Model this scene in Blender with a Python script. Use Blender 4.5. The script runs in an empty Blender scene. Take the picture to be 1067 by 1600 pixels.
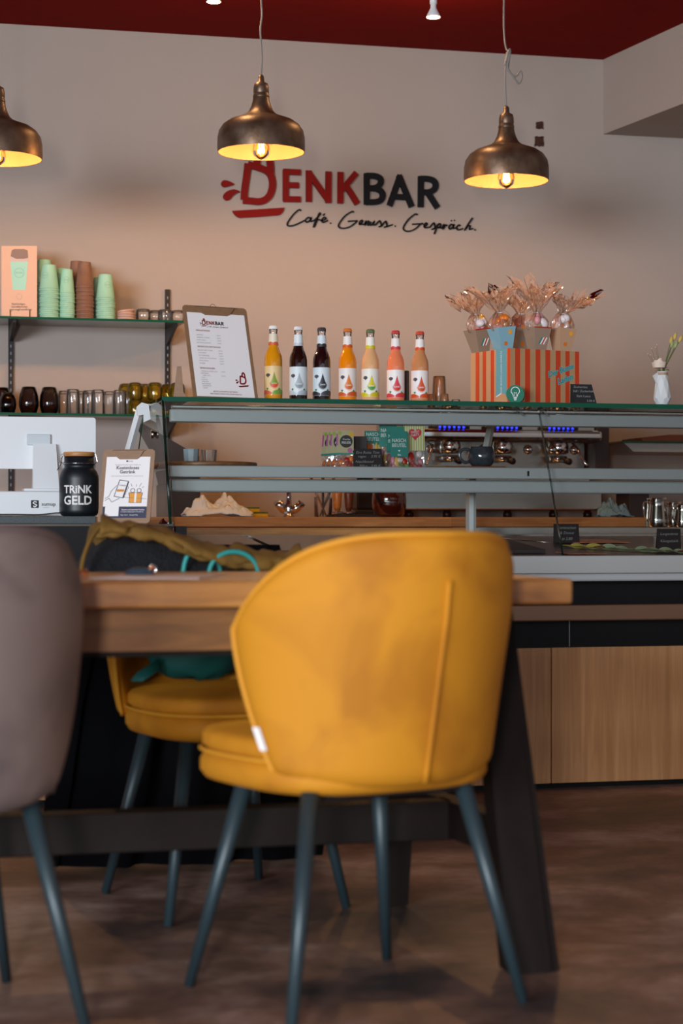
import bpy, math, random
from math import sin, cos, pi, radians as R
from mathutils import Matrix, Vector, noise

C = bpy.context.scene
COL = C.collection
random.seed(7)

# ------------------------------------------------------------------ camera
TH = R(13.5)                       # the camera looks 13.5 degrees right of the counter's normal
cam_data = bpy.data.cameras.new('camera')
cam_data.sensor_fit = 'VERTICAL'
cam_data.sensor_height = 36
cam_data.lens = 67.5
cam_data.shift_y = 20 / 1600
cam_data.clip_start = .05
cam_data.clip_end = 60
cam_data.dof.use_dof = True
cam_data.dof.focus_distance = 6.5
cam_data.dof.aperture_fstop = 3.3
cam = bpy.data.objects.new('camera', cam_data)
COL.objects.link(cam)
cam.location = (0, 0, .85)
cam.rotation_euler = (R(90), 0, -TH)
C.camera = cam

# ------------------------------------------------------------------ world, daylight, exposure
C.view_settings.view_transform = 'Standard'
C.view_settings.look = 'None'
C.view_settings.gamma = 1
C.view_settings.use_curve_mapping = False
C.view_settings.exposure = 0.6
C.cycles.use_denoising = True
C.cycles.max_bounces = 10
C.cycles.transparent_max_bounces = 24
C.cycles.caustics_reflective = False
C.cycles.caustics_refractive = False
C.cycles.sample_clamp_indirect = 4
w = bpy.data.worlds.new('daylight')
C.world = w
w.use_nodes = True
bg = w.node_tree.nodes['Background']
bg.inputs[0].default_value = (.72, .86, 1.0, 1)
bg.inputs[1].default_value = .55


def area(name, loc, target, sx, sy, power, color):
    l = bpy.data.lights.new(name, 'AREA')
    l.shape = 'RECTANGLE'
    l.size, l.size_y = sx, sy
    l.energy = power
    l.color = color
    o = bpy.data.objects.new(name, l)
    COL.objects.link(o)
    o.location = loc
    o.rotation_euler = (Vector(target) - Vector(loc)).to_track_quat('-Z', 'Y').to_euler()
    return o


# daylight through the glass shop front behind the camera: the wide pane; the small light is added for the lamp shadows
area('front_window_light', (-7.4, -6.5, 1.9), (.9, 5.0, 1.0), 5.0, 2.6, 1050, (.82, .91, 1.0))
area('lamp_shadow_light', (-.72, -1.15, 1.1), (1.6, 7.0, 1.3), .34, .5, 62, (1.0, .93, .88))

# ------------------------------------------------------------------ pixel ray to a point on the plane Y = const
def P(px, py, Y):
    t = (px - 533.5) / 3000
    X = Y * (sin(TH) + t * cos(TH)) / (cos(TH) - t * sin(TH))
    d = X * sin(TH) + Y * cos(TH)
    return (X, Y, .85 + (820 - py) * d / 3000)


def PX(px, Y):
    return P(px, 0, Y)[0]


def PZ(px, py, Y):
    return P(px, py, Y)[2]


# ------------------------------------------------------------------ materials
def lin(h):
    if isinstance(h, str):
        v = [int(h[i:i + 2], 16) / 255 for i in (0, 2, 4)]
    else:
        v = h
    return tuple((c / 12.92 if c <= .04045 else ((c + .055) / 1.055) ** 2.4) for c in v) + (1,)


def mat(name, col, rough=.5, metal=0, bump=0, bscale=60, var=0, vscale=8, **kw):
    m = bpy.data.materials.new(name)
    m.use_nodes = True
    nt = m.node_tree
    b = nt.nodes['Principled BSDF']
    b.inputs['Base Color'].default_value = lin(col)
    b.inputs['Roughness'].default_value = rough
    b.inputs['Metallic'].default_value = metal
    for k, v in kw.items():
        b.inputs[k.replace('_', ' ')].default_value = v
    tc = nt.nodes.new('ShaderNodeTexCoord')
    if var:
        n = nt.nodes.new('ShaderNodeTexNoise')
        n.inputs['Scale'].default_value = vscale
        n.inputs['Detail'].default_value = 4
        nt.links.new(tc.outputs['Object'], n.inputs['Vector'])
        mx = nt.nodes.new('ShaderNodeMix')
        mx.data_type = 'RGBA'
        c = lin(col)
        mx.inputs[6].default_value = tuple(min(1, x * (1 - var)) for x in c[:3]) + (1,)
        mx.inputs[7].default_value = tuple(min(1, x * (1 + var)) for x in c[:3]) + (1,)
        mp = nt.nodes.new('ShaderNodeMapRange')
        mp.inputs[1].default_value = .3
        mp.inputs[2].default_value = .7
        nt.links.new(n.outputs[0], mp.inputs[0])
        nt.links.new(mp.outputs[0], mx.inputs[0])
        nt.links.new(mx.outputs[2], b.inputs['Base Color'])
    if bump:
        n = nt.nodes.new('ShaderNodeTexNoise')
        n.inputs['Scale'].default_value = bscale
        n.inputs['Detail'].default_value = 5
        nt.links.new(tc.outputs['Object'], n.inputs['Vector'])
        bp = nt.nodes.new('ShaderNodeBump')
        bp.inputs['Strength'].default_value = bump
        bp.inputs['Distance'].default_value = .01
        nt.links.new(n.outputs[0], bp.inputs['Height'])
        nt.links.new(bp.outputs[0], b.inputs['Normal'])
    return m


def wood(name, c1, c2, stretch=(1, 1, 1), scale=14, rough=.45, plank=None, coat=0):
    """grain stretched along one axis; plank=(axis, width, amount) gives each stave its own tone"""
    m = bpy.data.materials.new(name)
    m.use_nodes = True
    nt = m.node_tree
    N, L = nt.nodes.new, nt.links.new
    b = nt.nodes['Principled BSDF']
    b.inputs['Roughness'].default_value = rough
    b.inputs['Coat Weight'].default_value = coat
    tc = N('ShaderNodeTexCoord')
    mp = N('ShaderNodeMapping')
    mp.inputs['Scale'].default_value = stretch
    L(tc.outputs['Object'], mp.inputs[0])
    n = N('ShaderNodeTexNoise')
    n.inputs['Scale'].default_value = scale
    n.inputs['Detail'].default_value = 6
    n.inputs['Roughness'].default_value = .62
    n.inputs['Distortion'].default_value = .6
    L(mp.outputs[0], n.inputs[0])
    rp = N('ShaderNodeValToRGB')
    rp.color_ramp.elements[0].position = .34
    rp.color_ramp.elements[0].color = lin(c1)
    rp.color_ramp.elements[1].position = .66
    rp.color_ramp.elements[1].color = lin(c2)
    L(n.outputs[0], rp.inputs[0])
    out = rp.outputs[0]
    if plank:
        ax, wd, amt = plank
        sx = N('ShaderNodeSeparateXYZ')
        L(tc.outputs['Object'], sx.inputs[0])
        d = N('ShaderNodeMath'); d.operation = 'DIVIDE'
        L(sx.outputs[ax], d.inputs[0]); d.inputs[1].default_value = wd
        f = N('ShaderNodeMath'); f.operation = 'FLOOR'
        L(d.outputs[0], f.inputs[0])
        wn = N('ShaderNodeTexWhiteNoise'); wn.noise_dimensions = '1D'
        L(f.outputs[0], wn.inputs['W'])
        mr = N('ShaderNodeMapRange')
        mr.inputs[3].default_value = 1 - amt
        mr.inputs[4].default_value = 1 + amt
        L(wn.outputs[0], mr.inputs[0])
        hs = N('ShaderNodeHueSaturation')
        L(out, hs.inputs['Color'])
        L(mr.outputs[0], hs.inputs['Value'])
        out = hs.outputs[0]
    L(out, b.inputs['Base Color'])
    bp = N('ShaderNodeBump')
    bp.inputs['Strength'].default_value = .12
    bp.inputs['Distance'].default_value = .004
    L(n.outputs[0], bp.inputs['Height'])
    L(bp.outputs[0], b.inputs['Normal'])
    return m


def clear(name, tint, refl=1.0, rough=.02, body=None, body_w=0):
    """thin clear material: see-through with a grazing reflection and, if asked, a little body colour"""
    m = bpy.data.materials.new(name)
    m.use_nodes = True
    nt = m.node_tree
    N, L = nt.nodes.new, nt.links.new
    nt.nodes.remove(nt.nodes['Principled BSDF'])
    out = nt.nodes['Material Output']
    tr = N('ShaderNodeBsdfTransparent')
    tr.inputs[0].default_value = lin(tint)
    src = tr.outputs[0]
    if body:
        df = N('ShaderNodeBsdfPrincipled')
        df.inputs['Base Color'].default_value = lin(body)
        df.inputs['Roughness'].default_value = .15
        mb = N('ShaderNodeMixShader')
        mb.inputs[0].default_value = body_w
        L(src, mb.inputs[1]); L(df.outputs[0], mb.inputs[2])
        src = mb.outputs[0]
    gl = N('ShaderNodeBsdfGlossy')
    gl.inputs['Roughness'].default_value = rough
    fr = N('ShaderNodeFresnel')
    fr.inputs[0].default_value = 1.45
    mu = N('ShaderNodeMath'); mu.operation = 'MULTIPLY'; mu.use_clamp = True
    mu.inputs[1].default_value = refl
    L(fr.outputs[0], mu.inputs[0])
    mx = N('ShaderNodeMixShader')
    L(mu.outputs[0], mx.inputs[0]); L(src, mx.inputs[1]); L(gl.outputs[0], mx.inputs[2])
    L(mx.outputs[0], out.inputs[0])
    return m


def glow(name, col, strength):
    m = bpy.data.materials.new(name)
    m.use_nodes = True
    b = m.node_tree.nodes['Principled BSDF']
    b.inputs['Base Color'].default_value = (0, 0, 0, 1)
    b.inputs['Emission Color'].default_value = lin(col)
    b.inputs['Emission Strength'].default_value = strength
    return m


def velvet(name, c1, c2, sheen):
    m = mat(name, c1, .75, bump=.05, bscale=25)
    nt = m.node_tree
    b = nt.nodes['Principled BSDF']
    N, L = nt.nodes.new, nt.links.new
    tc = N('ShaderNodeTexCoord')
    n = N('ShaderNodeTexNoise')
    n.inputs['Scale'].default_value = 5
    n.inputs['Detail'].default_value = 3
    n.inputs['Distortion'].default_value = .5
    L(tc.outputs['Object'], n.inputs[0])
    rp = N('ShaderNodeValToRGB')
    rp.color_ramp.elements[0].position = .38
    rp.color_ramp.elements[0].color = lin(c2)
    rp.color_ramp.elements[1].position = .56
    rp.color_ramp.elements[1].color = lin(c1)
    L(n.outputs[0], rp.inputs[0])
    L(rp.outputs[0], b.inputs['Base Color'])
    b.inputs['Sheen Weight'].default_value = sheen
    b.inputs['Sheen Roughness'].default_value = .4
    b.inputs['Sheen Tint'].default_value = lin(c1)
    return m


M = {}
M['plaster'] = mat('plaster', 'a89b93', .85, bump=.06, bscale=35, var=.02, vscale=2)
M['red_paint'] = mat('red_paint', '7e0d05', .9, var=.05, Specular_IOR_Level=.1)
M['yellow_velvet'] = velvet('yellow_velvet', 'c4820e', 'ac6c06', .3)
M['yellow_piping'] = mat('yellow_piping', 'd08f20', .7)
M['grey_velvet'] = velvet('grey_velvet', '776864', '5f5352', .25)
M['grey_piping'] = mat('grey_piping', '6a5b5b', .7)
M['leg_metal'] = mat('leg_metal', '2a3a40', .42, .2)
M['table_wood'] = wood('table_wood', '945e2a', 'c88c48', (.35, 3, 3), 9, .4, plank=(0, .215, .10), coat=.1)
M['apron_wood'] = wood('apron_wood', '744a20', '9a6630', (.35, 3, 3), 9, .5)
M['dark_frame'] = mat('dark_frame', '150d09', .6, bump=.05, var=.15, vscale=20, Specular_IOR_Level=.2)
M['oak'] = wood('oak', 'b98655', 'd2a06c', (5, 5, .25), 8, .5, plank=(0, .086, .07))
M['butcher'] = wood('butcher', 'a8703e', 'cf9560', (.5, 4, 4), 8, .4, plank=(0, .55, .14))
M['black_panel'] = mat('black_panel', '07080b', .5, Specular_IOR_Level=.25)
M['stone_top'] = mat('stone_top', '3c474b', .5, var=.35, vscale=220)
M['bronze_rail'] = mat('bronze_rail', '8a6a55', .38, .75)
M['alu'] = mat('alu', 'aeb0ae', .42, .3)
M['alu_blue'] = mat('alu_blue', 'b2b8ba', .40, .3)
M['steel'] = mat('steel', 'b8b4ae', .22, 1, bump=.02, bscale=30)
M['chrome'] = mat('chrome', 'd8d8d8', .07, 1)
M['dark_steel'] = mat('dark_steel', '5c5854', .3, .85)
M['black_metal'] = mat('black_metal', '131214', .45, .3)
M['black_plastic'] = mat('black_plastic', '141414', .4)
M['charcoal'] = mat('charcoal', '2c2a2c', .6)
M['glass'] = clear('glass', 'fcfefd', 1.1)
M['end_glass'] = clear('end_glass', 'f4faf7', .3)
M['glass_edge'] = mat('glass_edge', '014a34', .25, Specular_IOR_Level=.3)
M['glass_edge_dark'] = mat('glass_edge_dark', '0a2a22', .15)
M['shelf_glass'] = clear('shelf_glass', 'd8efe6', 1.2)
M['clear_glass'] = clear('clear_glass', 'fbfbfa', 1.3, .03, 'ffffff', .05)
M['smoke_glass'] = clear('smoke_glass', '8c8084', 1.4, .03)
M['amber_glass'] = clear('amber_glass', 'f2e8a4', 1.3, .03, 'd0b840', .07)
M['white'] = mat('white', 'e4e2e0', .5)
M['white_gloss'] = mat('white_gloss', 'dfe3e6', .25)
M['paper'] = mat('paper', 'f3efef', .7)
M['black_ink'] = mat('black_ink', '1e1c20', .6)
M['grey_ink'] = mat('grey_ink', '908a90', .7)
M['sign_red'] = mat('sign_red', '7c0c06', .7, Specular_IOR_Level=.2)
M['sign_black'] = mat('sign_black', '121419', .7, Specular_IOR_Level=.2)
M['masonite'] = mat('masonite', '8c6a4c', .6, var=.08, vscale=60)
M['mdf_clip'] = mat('mdf_clip', '94745a', .55, var=.06, vscale=60)
M['mint'] = mat('mint', '98d0bc', .5)
M['mint_ring'] = mat('mint_ring', '6f9c86', .6)
M['brown_cup'] = mat('brown_cup', '805e4e', .5)
M['brown_ring'] = mat('brown_ring', '5e4034', .6)
M['cord_grey'] = mat('cord_grey', '84807c', .7)
M['chalkboard'] = mat('chalkboard', '1b1c1e', .8, var=.1, vscale=50)
M['chalk'] = mat('chalk', '9a9c9c', .9)
M['teal_card'] = mat('teal_card', '0b8478', .5)
M['teal_fabric'] = mat('teal_fabric', '0a5c58', .7, bump=.2, bscale=12)
M['teal_handle'] = mat('teal_handle', '1f8f8a', .5)
M['kraft'] = mat('kraft', 'b08a62', .75, var=.04, vscale=40)
M['orange_print'] = mat('orange_print', 'c23a12', .7)
M['blue_print'] = mat('blue_print', '6aa9b4', .7)
M['navy_ink'] = mat('navy_ink', '343850', .6)

# ------------------------------------------------------------------ mesh builder
def TR(loc=(0, 0, 0), rx=0, ry=0, rz=0, s=1):
    m = Matrix.Translation(loc) @ Matrix.Rotation(rz, 4, 'Z') @ Matrix.Rotation(ry, 4, 'Y') @ Matrix.Rotation(rx, 4, 'X')
    if s != 1:
        m = m @ (Matrix.Scale(s, 4) if not isinstance(s, tuple) else Matrix.Diagonal((*s, 1)))
    return m


UP = Matrix.Rotation(R(90), 4, 'X')          # lays drawing coordinates (x right, y up) on a face that looks to -Y
_text = {}


def text_geo(s, bold, shear):
    k = (s, bold, shear)
    if k not in _text:
        c = bpy.data.curves.new('t', 'FONT')
        c.body = s
        c.size = 1
        c.offset = bold
        c.shear = shear
        c.resolution_u = 2
        c.align_x = 'CENTER'
        o = bpy.data.objects.new('t', c)
        COL.objects.link(o)
        bpy.context.view_layer.update()
        me = bpy.data.meshes.new_from_object(o.evaluated_get(bpy.context.evaluated_depsgraph_get()))
        _text[k] = ([tuple(v.co) for v in me.vertices], [tuple(p.vertices) for p in me.polygons])
        bpy.data.objects.remove(o)
        bpy.data.curves.remove(c)
        bpy.data.meshes.remove(me)
    return _text[k]


def catmull(pts, n=5, closed=False):
    pts = [Vector(p) for p in pts]
    if len(pts) < 3:
        return pts
    out = []
    m = len(pts)
    rng = range(m if closed else m - 1)
    for i in rng:
        if closed:
            p0, p1, p2, p3 = pts[i - 1], pts[i], pts[(i + 1) % m], pts[(i + 2) % m]
        else:
            p1, p2 = pts[i], pts[i + 1]
            p0 = pts[i - 1] if i else p1 * 2 - p2
            p3 = pts[i + 2] if i + 2 < m else p2 * 2 - p1
        for k in range(n):
            t = k / n
            out.append(.5 * ((2 * p1) + (p2 - p0) * t + (2 * p0 - 5 * p1 + 4 * p2 - p3) * t * t + (3 * p1 - p0 - 3 * p2 + p3) * t ** 3))
    if not closed:
        out.append(pts[-1])
    return out


class MB:
    def __init__(self):
        self.v, self.f, self.m, self.s, self.mats = [], [], [], [], []

    def add(self, vs, fs, m, T=None, smooth=False):
        if m not in self.mats:
            self.mats.append(m)
        mi = self.mats.index(m)
        b = len(self.v)
        for p in vs:
            p = Vector(p)
            self.v.append(tuple(T @ p if T is not None else p))
        for f in fs:
            self.f.append([i + b for i in f])
            self.m.append(mi)
            self.s.append(smooth)
        return self

    def box(self, x0, x1, y0, y1, z0, z1, m, T=None, bev=0):
        if bev:
            # bevelled: rings of an octagon-cornered profile
            b = min(bev, (x1 - x0) / 2.01, (y1 - y0) / 2.01, (z1 - z0) / 2.01)
            def ring(i, z):
                X0, X1, Y0, Y1 = x0 + i, x1 - i, y0 + i, y1 - i
                c = b * .7
                return [(X0 + c, Y0, z), (X1 - c, Y0, z), (X1, Y0 + c, z), (X1, Y1 - c, z), (X1 - c, Y1, z), (X0 + c, Y1, z), (X0, Y1 - c, z), (X0, Y0 + c, z)]
            rings = [ring(b * .8, z0), ring(b * .2, z0 + b * .3), ring(0, z0 + b), ring(0, z1 - b), ring(b * .2, z1 - b * .3), ring(b * .8, z1)]
            vs = [p for r in rings for p in r]
            fs = []
            for r in range(5):
                for i in range(8):
                    j = (i + 1) % 8
                    fs.append((r * 8 + i, r * 8 + j, (r + 1) * 8 + j, (r + 1) * 8 + i))
            fs.append(tuple(range(7, -1, -1)))
            fs.append(tuple(range(40, 48)))
            return self.add(vs, fs, m, T)
        vs = [(x, y, z) for z in (z0, z1) for y in (y0, y1) for x in (x0, x1)]
        return self.add(vs, [(0, 2, 3, 1), (4, 5, 7, 6), (0, 1, 5, 4), (1, 3, 7, 5), (3, 2, 6, 7), (2, 0, 4, 6)], m, T)

    def lathe(self, prof, m, T=None, n=24, smooth=True, caps=True, flute=0, squash=1):
        vs, fs = [], []
        for r, z in prof:
            for i in range(n):
                a = 2 * pi * i / n
                rr = r * (1 - flute * (i % 2))
                vs.append((rr * cos(a), rr * sin(a) * squash, z))
        k = len(prof)
        for j in range(k - 1):
            for i in range(n):
                i2 = (i + 1) % n
                fs.append((j * n + i, j * n + i2, (j + 1) * n + i2, (j + 1) * n + i))
        if caps:
            if prof[0][0] > 1e-5:
                fs.append(tuple(range(n - 1, -1, -1)))
            if prof[-1][0] > 1e-5:
                fs.append(tuple(range((k - 1) * n, k * n)))
        return self.add(vs, fs, m, T, smooth)

    def tube(self, pts, r, m, T=None, n=8, closed=False, r2=None, smooth=True, flat=1):
        pts = [Vector(p) for p in pts]
        k = len(pts)
        vs, fs = [], []
        prev = None
        for i, p in enumerate(pts):
            if closed:
                d = pts[(i + 1) % k] - pts[i - 1]
            else:
                d = pts[min(i + 1, k - 1)] - pts[max(i - 1, 0)]
            d.normalize()
            if prev is None:
                a = Vector((0, 0, 1)) if abs(d.z) < .9 else Vector((1, 0, 0))
                u = d.cross(a).normalized()
            else:
                u = (prev - d * prev.dot(d))
                u = u.normalized() if u.length > 1e-6 else d.orthogonal().normalized()
            prev = u
            wv = d.cross(u)
            rr = r if r2 is None else r + (r2 - r) * i / (k - 1)
            for j in range(n):
                a = 2 * pi * j / n
                vs.append(p + u * (rr * cos(a)) + wv * (rr * sin(a) * flat))
        for i in range(k if closed else k - 1):
            i2 = (i + 1) % k
            for j in range(n):
                j2 = (j + 1) % n
                fs.append((i * n + j, i * n + j2, i2 * n + j2, i2 * n + j))
        if not closed:
            fs.append(tuple(range(n - 1, -1, -1)))
            fs.append(tuple(range((k - 1) * n, k * n)))
        return self.add(vs, fs, m, T, smooth)

    def prism(self, poly, z0, z1, m, T=None):
        """polygon in x,y extruded along z"""
        n = len(poly)
        vs = [(p[0], p[1], z0) for p in poly] + [(p[0], p[1], z1) for p in poly]
        fs = [tuple(range(n - 1, -1, -1)), tuple(range(n, 2 * n))]
        fs += [(i, (i + 1) % n, n + (i + 1) % n, n + i) for i in range(n)]
        return self.add(vs, fs, m, T)

    def flat(self, poly, m, T=None, z=0):
        return self.add([(p[0], p[1], z) for p in poly], [tuple(range(len(poly)))], m, T)

    def rect(self, x0, x1, y0, y1, m, T=None, z=0):
        return self.flat([(x0, y0), (x1, y0), (x1, y1), (x0, y1)], m, T, z)

    def disc(self, x, y, r, m, T=None, z=0, n=20, sy=1):
        return self.flat([(x + r * cos(2 * pi * i / n), y + r * sy * sin(2 * pi * i / n)) for i in range(n)], m, T, z)

    def ribbon(self, pts, wd, m, T=None, z=0, th=0, closed=False):
        """a flat stroke of width wd through pts (x,y); th > 0 makes it a solid letter stroke"""
        pts = [Vector((p[0], p[1])) for p in pts]
        k = len(pts)
        L_, R_ = [], []
        for i, p in enumerate(pts):
            if closed:
                a, b = pts[i] - pts[i - 1], pts[(i + 1) % k] - pts[i]
            else:
                a = pts[i] - pts[i - 1] if i else pts[1] - pts[0]
                b = pts[i + 1] - pts[i] if i < k - 1 else pts[-1] - pts[-2]
            a = a.normalized() if a.length else b.normalized()
            b = b.normalized() if b.length else a
            t = (a + b)
            t = t.normalized() if t.length > .1 else a
            nn = Vector((-t.y, t.x))
            s = 1 / max(.5, nn.dot(Vector((-a.y, a.x))))
            L_.append(p + nn * wd / 2 * s)
            R_.append(p - nn * wd / 2 * s)
        vs = [(*p, z + th) for p in L_] + [(*p, z + th) for p in R_]
        fs = []
        rng = range(k if closed else k - 1)
        for i in rng:
            j = (i + 1) % k
            fs.append((i, k + i, k + j, j))
        if th:
            vs += [(*p, z) for p in L_] + [(*p, z) for p in R_]
            for i in rng:
                j = (i + 1) % k
                fs.append((i, j, 2 * k + j, 2 * k + i))
                fs.append((k + i, 3 * k + i, 3 * k + j, k + j))
                fs.append((2 * k + i, 2 * k + j, 3 * k + j, 3 * k + i))
            if not closed:
                fs.append((0, 2 * k, 3 * k, k))
                fs.append((k - 1, 2 * k - 1, 4 * k - 1, 3 * k - 1))
        return self.add(vs, fs, m, T)

    def text(self, s, x, y, size, m, T=None, z=0, bold=0, shear=0, sx=1, rot=0):
        vs, fs = text_geo(s, bold, shear)
        c, d = cos(rot), sin(rot)
        vs = [((a * sx * c - b * d) * size + x, (a * sx * d + b * c) * size + y, z) for a, b, _ in vs]
        return self.add(vs, fs, m, T)

    def grid(self, fn, nu, nv, m, T=None, smooth=True, wrap=False):
        vs = [fn(i / nu, j / nv) for j in range(nv + 1) for i in range(nu + (0 if wrap else 1))]
        wdt = nu + (0 if wrap else 1)
        fs = []
        for j in range(nv):
            for i in range(nu):
                i2 = (i + 1) % wdt
                fs.append((j * wdt + i, j * wdt + i2, (j + 1) * wdt + i2, (j + 1) * wdt + i))
        return self.add(vs, fs, m, T, smooth)

    def build(self, name, parent=None, loc=None, rz=0, sub=0):
        me = bpy.data.meshes.new(name)
        me.from_pydata(self.v, [], self.f)
        for x in self.mats:
            me.materials.append(x if not isinstance(x, str) else M[x])
        me.polygons.foreach_set('material_index', self.m)
        me.polygons.foreach_set('use_smooth', self.s)
        me.update()
        o = bpy.data.objects.new(name, me)
        COL.objects.link(o)
        if parent:
            o.parent = parent
        if loc:
            o.location = loc
        if rz:
            o.rotation_euler.z = rz
        if sub:
            sm = o.modifiers.new('smooth', 'SUBSURF')
            sm.levels = sub
            sm.render_levels = sub
        return o


def tag(o, label, cat, group=None, kind=None):
    o['label'] = label
    o['category'] = cat
    if group:
        o['group'] = group
    if kind:
        o['kind'] = kind
    return o


def thing(name, label, cat, loc=(0, 0, 0), rz=0, group=None):
    o = bpy.data.objects.new(name, None)
    o.empty_display_size = .05
    COL.objects.link(o)
    o.location = loc
    o.rotation_euler.z = rz
    return tag(o, label, cat, group)


def dup(root, loc, rz=None, label=None, group=None, tilt=None):
    r = root.copy()
    COL.objects.link(r)
    r.location = loc
    if rz is not None:
        r.rotation_euler.z = rz
    if tilt is not None:
        r.rotation_euler = tilt
    if label:
        r['label'] = label
    if group:
        r['group'] = group
    for ch in list(root.children):
        c = ch.copy()
        COL.objects.link(c)
        c.parent = r
        for g in ch.children:
            d = g.copy()
            COL.objects.link(d)
            d.parent = c
    return r


def struct(mb, name):
    o = mb.build(name)
    o['kind'] = 'structure'
    return o


# ------------------------------------------------------------------ the room
WY = 8.0                                       # face of the back wall
CZ = .85 + .2575 * WY                          # ceiling height, 2.91 m
fl = bpy.data.materials.new('concrete_floor')
fl.use_nodes = True
nt = fl.node_tree
b_ = nt.nodes['Principled BSDF']
tc_ = nt.nodes.new('ShaderNodeTexCoord')
mp_ = nt.nodes.new('ShaderNodeMapping')
mp_.inputs['Scale'].default_value = (1, 1.25, 1)
nt.links.new(tc_.outputs['Object'], mp_.inputs[0])
n1 = nt.nodes.new('ShaderNodeTexNoise')
n1.inputs['Scale'].default_value = 1.5
n1.inputs['Detail'].default_value = 9
n1.inputs['Roughness'].default_value = .66
n1.inputs['Distortion'].default_value = .25
nt.links.new(mp_.outputs[0], n1.inputs[0])
rp_ = nt.nodes.new('ShaderNodeValToRGB')
er = rp_.color_ramp
er.elements[0].position = .36
er.elements[0].color = lin('46403f')
er.elements[1].position = .64
er.elements[1].color = lin('bda598')
e3 = er.elements.new(.5)
e3.color = lin('876a5c')
nt.links.new(n1.outputs[0], rp_.inputs[0])
n2 = nt.nodes.new('ShaderNodeTexNoise')
n2.inputs['Scale'].default_value = 30
n2.inputs['Detail'].default_value = 6
nt.links.new(mp_.outputs[0], n2.inputs[0])
mx_ = nt.nodes.new('ShaderNodeMix')
mx_.data_type = 'RGBA'
mx_.blend_type = 'OVERLAY'
mx_.inputs[0].default_value = .35
nt.links.new(rp_.outputs[0], mx_.inputs[6])
nt.links.new(n2.outputs[0], mx_.inputs[7])
nt.links.new(mx_.outputs[2], b_.inputs['Base Color'])
mr_ = nt.nodes.new('ShaderNodeMapRange')
mr_.inputs[3].default_value = .28
mr_.inputs[4].default_value = .6
nt.links.new(n1.outputs[0], mr_.inputs[0])
nt.links.new(mr_.outputs[0], b_.inputs['Roughness'])
M['floor'] = fl

XL, XR, YF = -9.0, 5.2, -3.0
struct(MB().box(XL, XR, YF, WY + .15, -.1, 0, 'floor'), 'floor')
struct(MB().box(XL, XR, YF, WY + .15, CZ, CZ + .12, 'red_paint'), 'ceiling')
# the back wall with two chipped patches of bare brick in its plaster
wb = MB().box(XL, XR, WY, WY + .15, 0, CZ, 'plaster')
M['bare_brick'] = mat('bare_brick', '3e2014', .9, bump=.6, bscale=90, var=.5, vscale=90)
for cx, cy, w_, h_ in ((843, 196, 7, 6.5), (842, 221, 8, 8.5)):
    pts = []
    for i in range(16):
        a = 2 * pi * i / 16
        k = 1 / max(abs(cos(a)), abs(sin(a))) * random.uniform(.8, 1.05)
        p = P(cx + w_ * cos(a) * k, cy + h_ * sin(a) * k, WY)
        pts.append((p[0], p[2]))
    wb.flat(pts, 'bare_brick', TR((0, WY - .0015, 0)) @ UP)
struct(wb, 'wall_back')
struct(MB().box(XL - .12, XL, YF, WY + .15, 0, CZ, 'plaster'), 'wall_left')
struct(MB().box(XR, XR + .12, YF, WY + .15, 0, CZ, 'plaster'), 'wall_right')
# boxed-in beam at the right, running towards the camera
bz = PZ(944, 210, WY)
bm_ = MB()
x0, x1 = PX(942, WY), PX(942, WY) + .155 * 1.6
bm_.add([(x0, WY, bz), (XR, WY, bz), (XR, 4.9, bz), (x0 + .43, 4.9, bz),
         (x0, WY, CZ), (XR, WY, CZ), (XR, 4.9, CZ), (x0 + .43, 4.9, CZ)],
        [(0, 1, 2, 3), (7, 6, 5, 4), (0, 3, 7, 4), (3, 2, 6, 7)], 'plaster')
struct(bm_, 'trim_1')

# ------------------------------------------------------------------ the wall logo: cup, DENKBAR, Café. Genuss. Gespräch.
LO = P(545, 310, WY)


def lw(px, py):
    p = P(px, py, WY)
    return (p[0] - LO[0], p[2] - LO[2])


def c1(pts):                                   # measured in the first close-up (origin 335,240, 4.85 px per px)
    return [lw(335 + x / 4.85, 240 + y / 4.85) for x, y in pts]


def c2(pts):
    return [lw(540 + x / 4.85, 250 + y / 4.85) for x, y in pts]


LW = .0232                                      # stroke width of the capitals, metres
CUP = [(c1([(252, 78), (240, 180), (226, 280), (222, 352)]), 1), (c1([(214, 356), (280, 362), (335, 366), (380, 352), (415, 318), (433, 270), (437, 220), (425, 170), (400, 138), (360, 118), (300, 98), (252, 84)]), 1),
       (c1([(318, 112), (322, 40), (340, -10), (366, -30), (394, -18), (412, 30), (420, 90), (424, 175)]), 1)]
DROPS = [c1([(148, 236), (115, 215), (85, 205), (60, 208), (49, 226), (55, 247), (76, 257), (105, 250)]),
         c1([(190, 292), (150, 274), (105, 282), (72, 305), (64, 335), (84, 357), (112, 352), (135, 325), (160, 304)])]
SAUCER = c1([(133, 436), (330, 424), (527, 412), (518, 440), (500, 462), (480, 470), (330, 482), (190, 490), (165, 478), (146, 460)])
ENK = [[c1([(537, 124), (537, 362)])], [c1([(520, 139), (650, 145)])], [c1([(530, 241), (636, 243)])], [c1([(520, 347), (650, 349)])],
       [c1([(712, 130), (712, 368)])], [c1([(706, 142), (866, 366)])], [c1([(861, 138), (859, 376)])],
       [c1([(952, 142), (950, 380)])], [c1([(960, 280), (1072, 148)])], [c1([(985, 230), (1080, 384)])]]
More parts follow.
